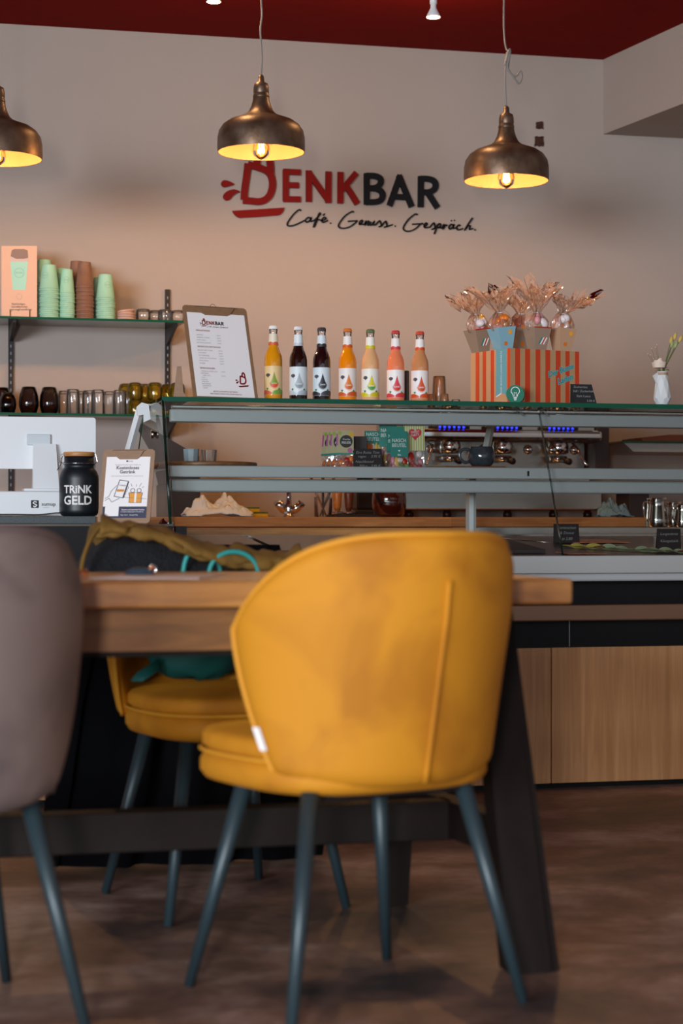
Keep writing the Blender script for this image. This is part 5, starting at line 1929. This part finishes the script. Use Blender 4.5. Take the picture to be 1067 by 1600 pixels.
# ------------------------------------------------------------------ things on the middle shelf of the case
SZ = zs1 - .0055
M['tray_oak'] = wood('tray_oak', '6c4830', '9a6c44', (1, 5, 5), 12, .4)
x, y, _ = P(320, 725, 6.13)
tr = thing('round_tray', 'round wooden tray with the blue cup on the left of the middle shelf', 'tray', (x, 6.135, SZ + .0005))
MB().lathe([(.10, 0), (.163, .0), (.168, .006), (.170, .018), (.167, .020), (.163, .008), (.10, .006), (0.001, .006)], 'tray_oak', n=56, caps=False).build('tray_body', tr)
M['blue_cup'] = mat('blue_cup', '93a4ae', .4)
x, y, _ = P(298.5, 718, 6.10)
bc = MB()
n = 12
bc.lathe([(.020, 0), (.0215, .002), (.0255, .052), (.0265, .056), (.0245, .056), (.0225, .045), (.019, .006), (.001, .005)], 'blue_cup', n=18, caps=False, flute=.05, smooth=False)
tag(bc.build('ceramic_cup', None, (x, 6.10, SZ + .0072)), 'small pale blue fluted ceramic cup on the round tray', 'cup')
x, y, _ = P(327, 718, 6.11)
tg = MB().lathe([(.019, 0), (.022, .002), (.026, .054), (.0245, .054), (.0205, .012), (.001, .012)], 'clear_glass', n=28, caps=False, flute=.05, smooth=False)
tag(tg.build('cut_glass', None, (x, 6.115, SZ + .0072)), 'small ribbed clear glass beside the blue cup', 'glass')
# brown-grey cup saucers left, plus oak board and mug right
x0, x1 = PX(663, 6.12), PX(781, 6.12)
tag(MB().box(0, x1 - x0, -.07, .10, 0, .013, 'tray_oak', bev=.004).build('wooden_board', None, (x0, 6.12, SZ + .0005)), 'flat wooden board under the blue-grey mug on the middle shelf', 'board')
x, y, _ = P(752, 715, 6.12)
M['mug_glaze'] = mat('mug_glaze', '36434c', .12, var=.25, vscale=60, Coat_Weight=.6)
mg = thing('stoneware_mug', 'round blue-grey glazed mug standing on the wooden board', 'mug', (x, 6.12, SZ + .0142), R(-12))
MB().lathe([(.028, 0), (.034, .003), (.043, .015), (.0465, .032), (.044, .050), (.039, .062), (.038, .066), (.036, .065), (.041, .048), (.043, .032), (.03, .006), (.001, .005)], 'mug_glaze', n=36, caps=False).build('mug_body', mg)
MB().tube(catmull([(-.040, 0, .056), (-.060, 0, .058), (-.073, 0, .044), (-.070, 0, .026), (-.056, 0, .014), (-.042, 0, .016)], 5), .0055, 'mug_glaze', n=12).build('handle', mg)

# sweets bags
M['bag_clear'] = clear('bag_clear', 'ffffff', 3.5, .1, 'f0e0e0', .08)
rnd = random.Random(11)


def sweets_bag(name, label, px, Y, w_, h_, card_h, rz, tilt, art, sweets, group, cardm):
    x = PX(px, Y)
    t = thing(name, label, 'sweets bag', (x, Y, SZ + .001), 0, group)
    T = board_T(rz, tilt)
    ch = h_ - card_h
    mb = MB()
    mb.grid(lambda u, v: ((u - .5) * w_ * (1 + .02 * sin(v * 9)), v * ch, .010 * sin(pi * u) * (1 - v) + .001 * sin(u * 30 + v * 20)), 12, 10, 'bag_clear', T, smooth=False)
    mb.grid(lambda u, v: ((u - .5) * w_, v * ch, -.014 * sin(pi * u) * (1 - v) - .002), 8, 6, 'bag_clear', T)
    mb.build('clear_pouch', t)
    for k, (cx, cy, rx, ry, m) in enumerate(sweets):
        s = MB().lathe([(.02, -1)] + [(sin(q), -cos(q)) for q in [pi * j / 8 for j in range(1, 8)]] + [(.02, 1)], m, T @ Matrix.Translation((cx * w_ / 2, cy * ch, -.001)) @ Matrix.Diagonal((rx, ry, .006, 1)) @ Matrix.Rotation(R(90), 4, 'X'), n=12)
        s.build('sweet', t)
    cb = MB().prism([(-w_ / 2, ch), (w_ / 2, ch), (w_ / 2, h_), (-w_ / 2, h_)], .0, .0025, cardm, T)
    art(cb, T @ Matrix.Translation((0, 0, .0031)), w_, ch, h_)
    cb.build('header_card', t)
    return t


def nasch(cb, T, w_, y0, y1):
    m = (y0 + y1) / 2
    cb.text('NASCH', 0, m + .006, .0165, 'paper', T, bold=.0, sx=.85)
    cb.text('BEUTEL', 0, m - .010, .0165, 'paper', T, bold=.0, sx=.85)
    cb.flat([(0, m - .026), (.004, m - .0215), (.002, m - .0195), (0, m - .0205), (-.002, m - .0195), (-.004, m - .0215)], 'paper', T)
    cb.text('bio', 0, m - .038, .008, 'paper', T, bold=.03)


M['sw_g'], M['sw_y'], M['sw_p'], M['sw_o'], M['sw_r'], M['sw_w'] = [mat('sweet_' + n, h, .35) for n, h in
    (('green', '7ca050'), ('yellow', 'e0b85c'), ('pink', 'd08c98'), ('orange', 'e07838'), ('red', 'b8240c'), ('pale', 'd8ccc8'))]
mixA = [(.35, .22, .024, .012, 'sw_g'), (-.3, .45, .012, .022, 'sw_y'), (-.55, .2, .010, .012, 'sw_p'), (.05, .7, .014, .010, 'sw_w'), (.6, .6, .010, .012, 'sw_r'), (-.7, .7, .009, .014, 'sw_p')]
ng = 'teal-carded sweets bags on the middle shelf'
sweets_bag('sweets_bag', 'teal-carded sweets bag in front, lettered NASCH BEUTEL in full', 624, 6.02, .058, .124, .084, R(-6), R(6), nasch, mixA, ng, 'teal_card')
sweets_bag('sweets_bag', 'teal-carded sweets bag just behind the front one', 618, 6.055, .058, .140, .085, R(-6), R(5), nasch, mixA[::-1], ng, 'teal_card')
sweets_bag('sweets_bag', 'tallest teal-carded sweets bag, tilted behind the others', 606, 6.09, .056, .160, .085, R(-10), R(3), nasch, mixA, ng, 'teal_card')
sweets_bag('sweets_bag', 'lower teal-carded bag with striped orange sweets behind the chalk sign', 583, 6.12, .056, .128, .045, R(-4), R(3), nasch,
           [(-.6, .75, .008, .035, 'sw_o'), (-.2, .75, .007, .035, 'sw_o'), (.1, .7, .007, .030, 'sw_w'), (.4, .75, .007, .035, 'sw_y'), (.75, .7, .007, .03, 'sw_y'), (0, .3, .02, .012, 'sw_p')], ng, 'teal_card')
M['heart_red'] = mat('heart_red', 'd02838', .4)
M['stripe_green'] = mat('stripe_green', 'a8b850', .6)
M['card_cream'] = mat('card_cream', 'e4dcc0', .6)


def party(cb, T, w_, y0, y1):
    n = 9
    for k in range(n):
        xx = -w_ / 2 + w_ * (k + .5) / n
        cb.rect(xx - .0018, xx + .0018, y0, y1, 'stripe_green', T @ Matrix.Translation((0, 0, -.0003)))
    T = T @ Matrix.Translation((0, 0, .0005))
    my = (y0 + y1) / 2 + .012
    h = []
    for k in range(28):
        a = 2 * pi * k / 28
        h.append((.00135 * 16 * sin(a) ** 3 + .004, my + .00135 * (13 * cos(a) - 5 * cos(2 * a) - 2 * cos(3 * a) - cos(4 * a))))
    cb.flat(h[::-1], 'heart_red', T)
    T = T @ Matrix.Translation((0, 0, .0005))
    cb.text('SWEET', .004, my + .002, .0115, 'paper', T, bold=.0, rot=.12, sx=.85)
    cb.text('PARTY', .004, my - .008, .0115, 'paper', T, bold=.0, rot=.12, sx=.85)


sweets_bag('party_bag', 'green striped sweets bag with a red heart, rightmost on the shelf', 647, 6.06, .070, .148, .086, R(-5), R(3), party,
           [(-.3, .55, .014, .024, 'sw_r'), (-.2, .2, .016, .012, 'sw_r'), (.5, .8, .012, .012, 'sw_w'), (.55, .4, .012, .012, 'sw_p'), (.5, .12, .012, .010, 'heart_red'), (-.75, .3, .008, .02, 'sw_w')], ng, 'card_cream')
sweets_bag('party_bag', 'striped sweets bag mostly hidden behind the red heart one', 632, 6.10, .060, .150, .086, R(-5), R(1), party, [(-.3, .5, .012, .02, 'sw_r'), (.4, .4, .012, .02, 'sw_w')], ng, 'card_cream')


def casual(cb, T, w_, y0, y1):
    m = (y0 + y1) / 2
    cb.rect(-w_ / 2, w_ / 2, y0, y0 + .006, 'teal_card', T)
    cb.rect(-w_ / 2, -w_ / 2 + .006, y0 + .03, y1 - .01, colour('pink_print', 'b85a98'), T)
    cb.disc(w_ / 2 - .008, y1 - .012, .009, colour('gold_print', 'd8a828'), T)
    cb.disc(-w_ / 2 + .012, y1 - .008, .006, colour('lime_print', '9cac30'), T)
    cb.disc(w_ / 2 - .012, y0 + .014, .008, 'pink_print', T)
    T = T @ Matrix.Translation((0, 0, .0006))
    cb.disc(.004, m + .004, .0205, 'black_ink', T, n=26)
    T = T @ Matrix.Translation((0, 0, .0006))
    cb.text('Freche', .004, m + .008, .0085, 'paper', T, shear=.3)
    cb.text('FREUDE', .004, m - .004, .0115, 'paper', T, sx=.75)


M['card_sage'] = mat('card_sage', 'b8b088', .6)
cg = 'round-labelled sweets bags at the left of the sweets row'
csw = [(-.4, .4, .013, .012, 'sw_o'), (.2, .6, .012, .010, 'sw_r'), (.5, .25, .012, .010, 'sw_r'), (-.1, .15, .012, .010, 'candy_orange'), (.7, .7, .008, .012, 'sw_o')]
for k, (px, Y, s) in enumerate(((539, 5.985, 'front bag with the whole round black label'), (527.5, 6.015, 'second bag of the round black label row'), (520, 6.045, 'third bag of the round black label row'), (512, 6.075, 'rearmost bag of the round black label row'))):
    sweets_bag('label_bag', s, px, Y, .056, .122, .078, R(-12 - 14 * (k > 0) - 6 * k), R(6 + k), casual, csw, cg, 'card_sage')
# chalk signs on the shelf
x, y, _ = P(575.5, 728, 5.965)
chalk_sign('black chalk sign with prices leaning before the sweets bags', (x, 5.965, SZ + .001), R(-12), R(8), .093, .064,
           [('Eine Bunte Tüte', 0, .048, .0115), ('vegan     3,95 €', .004, .035, .0115), ('Naschbeutel', -.012, .018, .0115), ('350 g    3,95 €', .004, .004, .0115)], skew=.05, foot=False)
x, y, _ = P(558, 700, 6.09)
tag(MB().box(-.02, .024, -.002, .002, 0, .107, 'charcoal').build('black_card', None, (x, 6.06, SZ + .0008), rz=R(-8)), 'plain dark card standing behind the shelf chalk sign', 'card')
# paper-wrapped sandwiches / receipts on the shelf at right
for k, (px, w_) in enumerate(((905, .09), (1002, .09))):
    x = PX(px, 6.0)
    mb = MB().grid(lambda u, v: (u * w_ - w_ / 2, v * .07, .004 + .006 * noise.noise(Vector((u * 5, v * 5, k * 3)))), 14, 8, 'kraft')
    tag(mb.build('paper_napkin', None, (x, 5.99, SZ + .002)), ['crumpled kraft napkin on the middle shelf below the right end of the espresso machine', 'crumpled kraft napkin on the middle shelf near the right edge'][k], 'napkin')

# ------------------------------------------------------------------ things on the deck of the case
def deckz(Y):
    return dz0 + (dz1 - dz0) * (Y - dy0) / (dy1 - dy0)


DT = math.atan2(dz1 - dz0, dy1 - dy0)
# dark slanted service trays lying on the deck
for k, (a, b, s) in enumerate(((300, 430, 'dark lidded tray on the deck left of the long black gap'), (440, 640, 'dark lidded tray on the deck in the middle of the case'), (770, 852, 'dark lidded tray on the deck just left of the pane joint'))):
    Y0, Y1 = 5.84, 6.40
    xa, xb = PX(a, Y0), PX(b, Y0)
    z0, z1 = deckz(Y0) + .001, deckz(Y1) + .001
    mb = MB().add([(xa, Y0, z0), (xb, Y0, z0), (xb, Y1, z1), (xa, Y1, z1), (xa, Y0, z0 + .012), (xb, Y0, z0 + .012), (xb, Y1, z1 + .012), (xa, Y1, z1 + .012)],
                  [(3, 2, 1, 0), (4, 5, 6, 7), (0, 1, 5, 4), (1, 2, 6, 5), (2, 3, 7, 6), (3, 0, 4, 7)], 'charcoal' if k == 2 else 'dark_steel')
    mb.build('cooling_tray')
    tag(bpy.data.objects['cooling_tray' if k == 0 else 'cooling_tray.%03d' % k], s, 'tray', 'trays on the case deck')
# leaf garland
M['leaf_green'] = mat('leaf_green', '98a482', .6)
M['leaf_yellow'] = mat('leaf_yellow', 'c0ac58', .6)
M['leaf_rust'] = mat('leaf_rust', '8c4838', .6)
gl_ = thing('leaf_garland', 'garland of green and rust autumn leaves lying across the case deck', 'garland', (PX(950, 5.9), 5.9, deckz(5.9)))
gx0 = gl_.location.x
path = [P(878, 845, 6.05), P(950, 853, 5.95), P(1010, 858, 5.88), P(1058, 864, 5.83), P(1085, 866, 5.82)]
pth = catmull([(p[0] - gx0, p[1] - 5.9, deckz(p[1]) - gl_.location.z + .006) for p in path], 6)
MB().tube(pth, .0012, 'stem_green', n=6).build('stem', gl_)
rnd = random.Random(2)
npt = len(pth)
for k in range(22):
    p = pth[min(npt - 1, int(k * npt / 22))]
    f = k / 22
    m = 'leaf_yellow' if f < .2 else 'leaf_green' if f < .72 else 'leaf_rust'
    if rnd.random() < .15:
        m = 'leaf_rust'
    side = 1 if k % 2 else -1
    l, wv_ = rnd.uniform(.045, .058), rnd.uniform(.010, .014)
    T = Matrix.Translation(p) @ Matrix.Rotation(R(-25 + side * 22 + rnd.uniform(-10, 10)), 4, 'Z') @ Matrix.Rotation(R(side * 20 + 28), 4, 'X') @ Matrix.Rotation(R(rnd.uniform(-4, 14)), 4, 'Y')
    lm = MB().grid(lambda u, v: (v * l, (u - .5) * 2 * wv_ * math.sqrt(max(0, sin(pi * v))), .004 * sin(pi * v) + abs(u - .5) * .004), 4, 8, m, T)
    lm.build('leaf', gl_)
# picture cards
M['card_food'] = mat('card_food', 'b06a50', .35, var=.4, vscale=45)
for px0, px1, Y, d, s in ((896, 984, 6.19, .13, 'glossy food picture card lying behind the leaf garland'), (888, 948, 5.78, .06, 'glossy food picture card lying before the leaf garland at the front rail')):
    xa, xb = PX(px0, Y), PX(px1, Y)
    o = MB().add([(0, 0, 0), (xb - xa, 0, 0), (xb - xa - .06, d, d * math.tan(DT)), (-.02, d, d * math.tan(DT)), (0, 0, .002), (xb - xa, 0, .002), (xb - xa - .06, d, .002 + d * math.tan(DT)), (-.02, d, .002 + d * math.tan(DT))],
                 [(3, 2, 1, 0), (4, 5, 6, 7), (0, 1, 5, 4), (1, 2, 6, 5), (2, 3, 7, 6), (3, 0, 4, 7)], 'card_food').build('picture_card', None, (xa, Y, deckz(Y) + .003))
    tag(o, s, 'card', 'food picture cards on the deck')
x, y, _ = P(886, 839, 6.20)
chalk_sign('black chalk sign on the deck right behind the glass pane joint', (x, 6.20, deckz(6.20) + .002), R(-6), R(8), .088, .066, [('Rumkuchen', 0, .048, .014), ('& Donut', 0, .030, .014), ('je 2,80', .0, .010, .014)], skew=.02)
x, y, _ = P(1040, 858, 5.96)
chalk_sign('black folding chalk sign on the deck at the right beside the garland', (x, 5.93, deckz(5.93) + .002), R(-8), R(12), .080, .072, [('Laugenbrez', 0, .050, .013), ('Käsegebäck', .0, .026, .013)], skew=-.03)
# scraper and tongs left on the deck
x, y, _ = P(810, 850, 6.1)
tg_ = thing('serving_tongs', 'steel serving tongs lying on the deck behind the yellow chair', 'tongs', (x, 6.1, deckz(6.1) + .016))
for s in (-1, 1):
    MB().tube([(-.09, .14, .016), (.02 + s * .004, .0 + s * .008, .004), (.075 + s * .008, -.08 + s * .010, -.002)], .004, 'steel', n=6, flat=.5).build('tong_arm', tg_)

# ------------------------------------------------------------------ things on the dining table
TT = .7455
x, y, _ = P(247, 892, 3.85)
tag(MB().box(-.11, .11, -.14, .14, 0, .0012, 'paper').build('paper_sheet', None, (x, 3.85, TT), rz=R(-20)), 'white sheet of paper lying flat on the dining table', 'paper')
M['amber_plastic'] = mat('amber_plastic', 'b85a14', .15, Coat_Weight=1)
x, y, _ = P(119, 890, 3.75)
hc = thing('hair_clip', 'amber brown hair clip on the dining table beside the grey chair', 'hair clip', (x, 3.75, TT + .0005))
for k in range(7):
    MB().tube(catmull([(-.022 + k * .007, -.008, .001), (-.022 + k * .007, -.004, .012 + .003 * (k % 2)), (-.020 + k * .007, .006, .010), (-.021 + k * .007, .012, .001)], 4), .0022, 'amber_plastic', n=6).build('tooth', hc)
MB().tube([(-.024, 0, .013), (.022, 0, .014)], .003, 'amber_plastic', n=8).build('spine', hc)
M['blue_pouch'] = mat('blue_pouch', '2c4456', .6, bump=.2, bscale=60)
x, y, _ = P(218, 890, 3.95)
kp = thing('key_pouch', 'small blue key pouch with a metal ring on the sheet of paper', 'pouch', (x, 3.95, TT + .0018), R(-8))
MB().grid(lambda u, v: ((u - .5) * .062, (v - .5) * .04, .001 + .014 * sin(pi * u) ** .5 * sin(pi * v) ** .5), 12, 8, 'blue_pouch').add([(-.031, -.02, .001), (.031, -.02, .001), (.031, .02, .001), (-.031, .02, .001)], [(3, 2, 1, 0)], 'blue_pouch').build('pouch_body', kp)
MB().tube([(.027 + .007 * cos(a), -.012, .012 + .008 * sin(a)) for a in [2 * pi * k / 16 for k in range(16)]], .0013, 'chrome', closed=True, n=6).build('key_ring', kp)
MB().box(.020, .030, -.018, -.010, .012, .018, 'amber_plastic', bev=.002).build('key_tag', kp)

# ------------------------------------------------------------------ jacket over the far chair, hanging to the floor
M['olive_cloth'] = mat('olive_cloth', '6e5018', .85, bump=.3, bscale=40, var=.2, vscale=12)
M['fleece'] = mat('fleece', '14161b', .95, bump=.8, bscale=160, var=.4, vscale=60)
M['black_cloth'] = mat('black_cloth', '050508', .95, Specular_IOR_Level=.1)
jk = thing('winter_jacket', 'long dark jacket with olive outside hung over the far yellow chair', 'jacket', (.74, 4.62, 0))


def jp(px, py, Y):
    p = P(px, py, Y)
    return Vector((p[0] - .74, p[1] - 4.62, p[2]))


# the long black part: a folded hanging sheet around the chair back, closed at both sides
def hang(u, v):
    a = u * 2 * pi
    top, bot = .80, .015
    z = top + (bot - top) * v
    wl = [(0, 150, 440), (.25, 118, 470), (.5, 95, 500), (.75, 82, 522), (1, 66, 505)]
    for (v0, l0, r0), (v1, l1, r1) in zip(wl, wl[1:]):
        if v <= v1:
            k = (v - v0) / (v1 - v0)
            l, r = l0 + (l1 - l0) * k, r0 + (r1 - r0) * k
            break
    X0, X1 = PX(l, 4.7) - .74, PX(r, 4.7) - .74
    fold = .018 * sin(a * 9 + 2 * v) * (.3 + v) + .012 * sin(a * 17 + 5 * v)
    return ((X0 + X1) / 2 + (X1 - X0) / 2 * cos(a) + fold * .5, .13 + (.07 + fold) * sin(a), z)


hb = MB().grid(hang, 120, 24, 'black_cloth', wrap=True)
hb.build('hanging_skirt', jk)
# fleece bulge seen above the table top
def lump(pts_top, Yf, Yb, zlow, m, name, amp, parent):
    """rounded bulge under a contour given by (px, py) points"""
    tops = catmull([tuple(jp(x, y, Yf)) for x, y in pts_top], 6)
    n = len(tops) - 1

    def f(u, v):
        p = tops[min(n, int(round(u * n)))]
        a = pi * v
        nn = noise.noise(Vector((p.x * 14, v * 4, p.z * 9))) * amp
        z = zlow + (p.z - zlow) * math.sin(a) ** .45
        return (p.x + nn * .4, (Yf + Yb) / 2 - 4.62 - cos(a) * (Yb - Yf) / 2 + nn, z + nn * .6 * sin(a))
    return MB().grid(f, n, 24, m).build(name, parent)


lump([(126, 900), (135, 874), (152, 852), (185, 836), (230, 832), (275, 845), (320, 862), (380, 882), (440, 888)], 4.36, 4.62, .62, 'fleece', 'fleece_lining', .014, jk)
lump([(150, 842), (156, 818), (200, 818), (262, 836), (300, 852), (340, 862), (372, 872), (420, 876), (463, 862), (472, 876)], 4.42, 4.70, .64, 'olive_cloth', 'outer_shell', .022, jk)
# olive collar: a crumpled band laid over the fleece
band = [((158, 815), (150, 838)), ((195, 818), (200, 836)), ((240, 826), (250, 846)), ((285, 840), (290, 864)), ((325, 852), (335, 878)), ((368, 858), (370, 886)), ((410, 864), (415, 886)), ((450, 866), (450, 884)), ((470, 858), (470, 882))]
up = catmull([tuple(jp(*a, 4.38)) for a, b in band], 6)
lo2 = catmull([tuple(jp(*b, 4.34)) for a, b in band], 6)
nb_ = len(up) - 1


def collar(u, v):
    i = min(nb_, int(round(u * nb_)))
    p = up[i].lerp(lo2[i], v)
    nn = noise.noise(Vector((p.x * 22, v * 2.5, 4)))
    n2 = noise.noise(Vector((p.x * 60, v * 5, 9)))
    return (p.x, p.y - .022 * sin(pi * v) + nn * .018 + n2 * .010, p.z + nn * .016 * (1 - v * .5) + n2 * .006)


co = MB().grid(collar, nb_, 10, 'olive_cloth').build('collar', jk)
sm = co.modifiers.new('thick', 'SOLIDIFY')
sm.thickness = .008
MB().tube(catmull([tuple(jp(126, 896, 4.34)), tuple(jp(131, 870, 4.34)), tuple(jp(142, 842, 4.36)), tuple(jp(158, 820, 4.38))], 6), .005, 'olive_cloth', n=8).build('edge_trim', jk)

# teal bag on the far chair's seat with two loop handles
tbx, tby = PX(306, 4.33), 4.34
tote = thing('teal_bag', 'teal bag on the far chair seat with two loop handles rising past the table', 'bag', (tbx, tby, .498))


def bag(u, v):
    a = u * 2 * pi
    b = v * pi
    nn = noise.noise(Vector((cos(a) * 2, sin(a) * 2, v * 3))) * .018
    hwx, hwy, hh = .105 + nn, .075 + nn * .6, .085
    e = sin(b) ** .5
    return (hwx * e * cos(a), hwy * e * sin(a), .07 - hh * cos(b) * .8 + nn * .5)


MB().grid(bag, 40, 20, 'teal_fabric', wrap=True).build('bag_body', tote)
for (xa, xb, ytop, Y, s) in ((286, 344, 853, 4.36, 0), (326, 404, 862, 4.33, 1)):
    pts = []
    for k in range(17):
        a = pi * k / 16
        p = P((xa + xb) / 2 - (xb - xa) / 2 * cos(a), 905 - (905 - ytop) * sin(a) ** .8, Y)
        pts.append(Vector((p[0] - tbx, p[1] - tby, p[2] - .498)))
    pts = [Vector((pts[0].x * .8 - .01, pts[0].y, .10))] + pts + [Vector((pts[-1].x * .8, pts[-1].y, .10))]
    MB().tube(pts, .0058, 'teal_handle', n=10).build('handle', tote)
# fringe tassels at the left of the bag
fr = MB()
for k in range(6):
    fr.tube([(-.09, -.06, .03 + k * .004), (-.12 - k * .004, -.075, .012 + k * .002), (-.135 - k * .004, -.08, .004)], .003, 'teal_fabric', n=5)
fr.build('tassel', tote)
# pale strap end hanging between the chairs
x, y, _ = P(378, 1250, 4.05)
p0, p1 = P(370, 1237, 4.2), P(385, 1266, 4.2)
st = MB().tube([(p0[0] - .004, 4.2, p0[2] + .05), p0, p1], .007, colour('pale_teal', '7ca8a4'), n=4, smooth=False, flat=.2)
tag(st.build('bag_strap', None), 'pale teal strap end hanging below the far seat', 'strap')
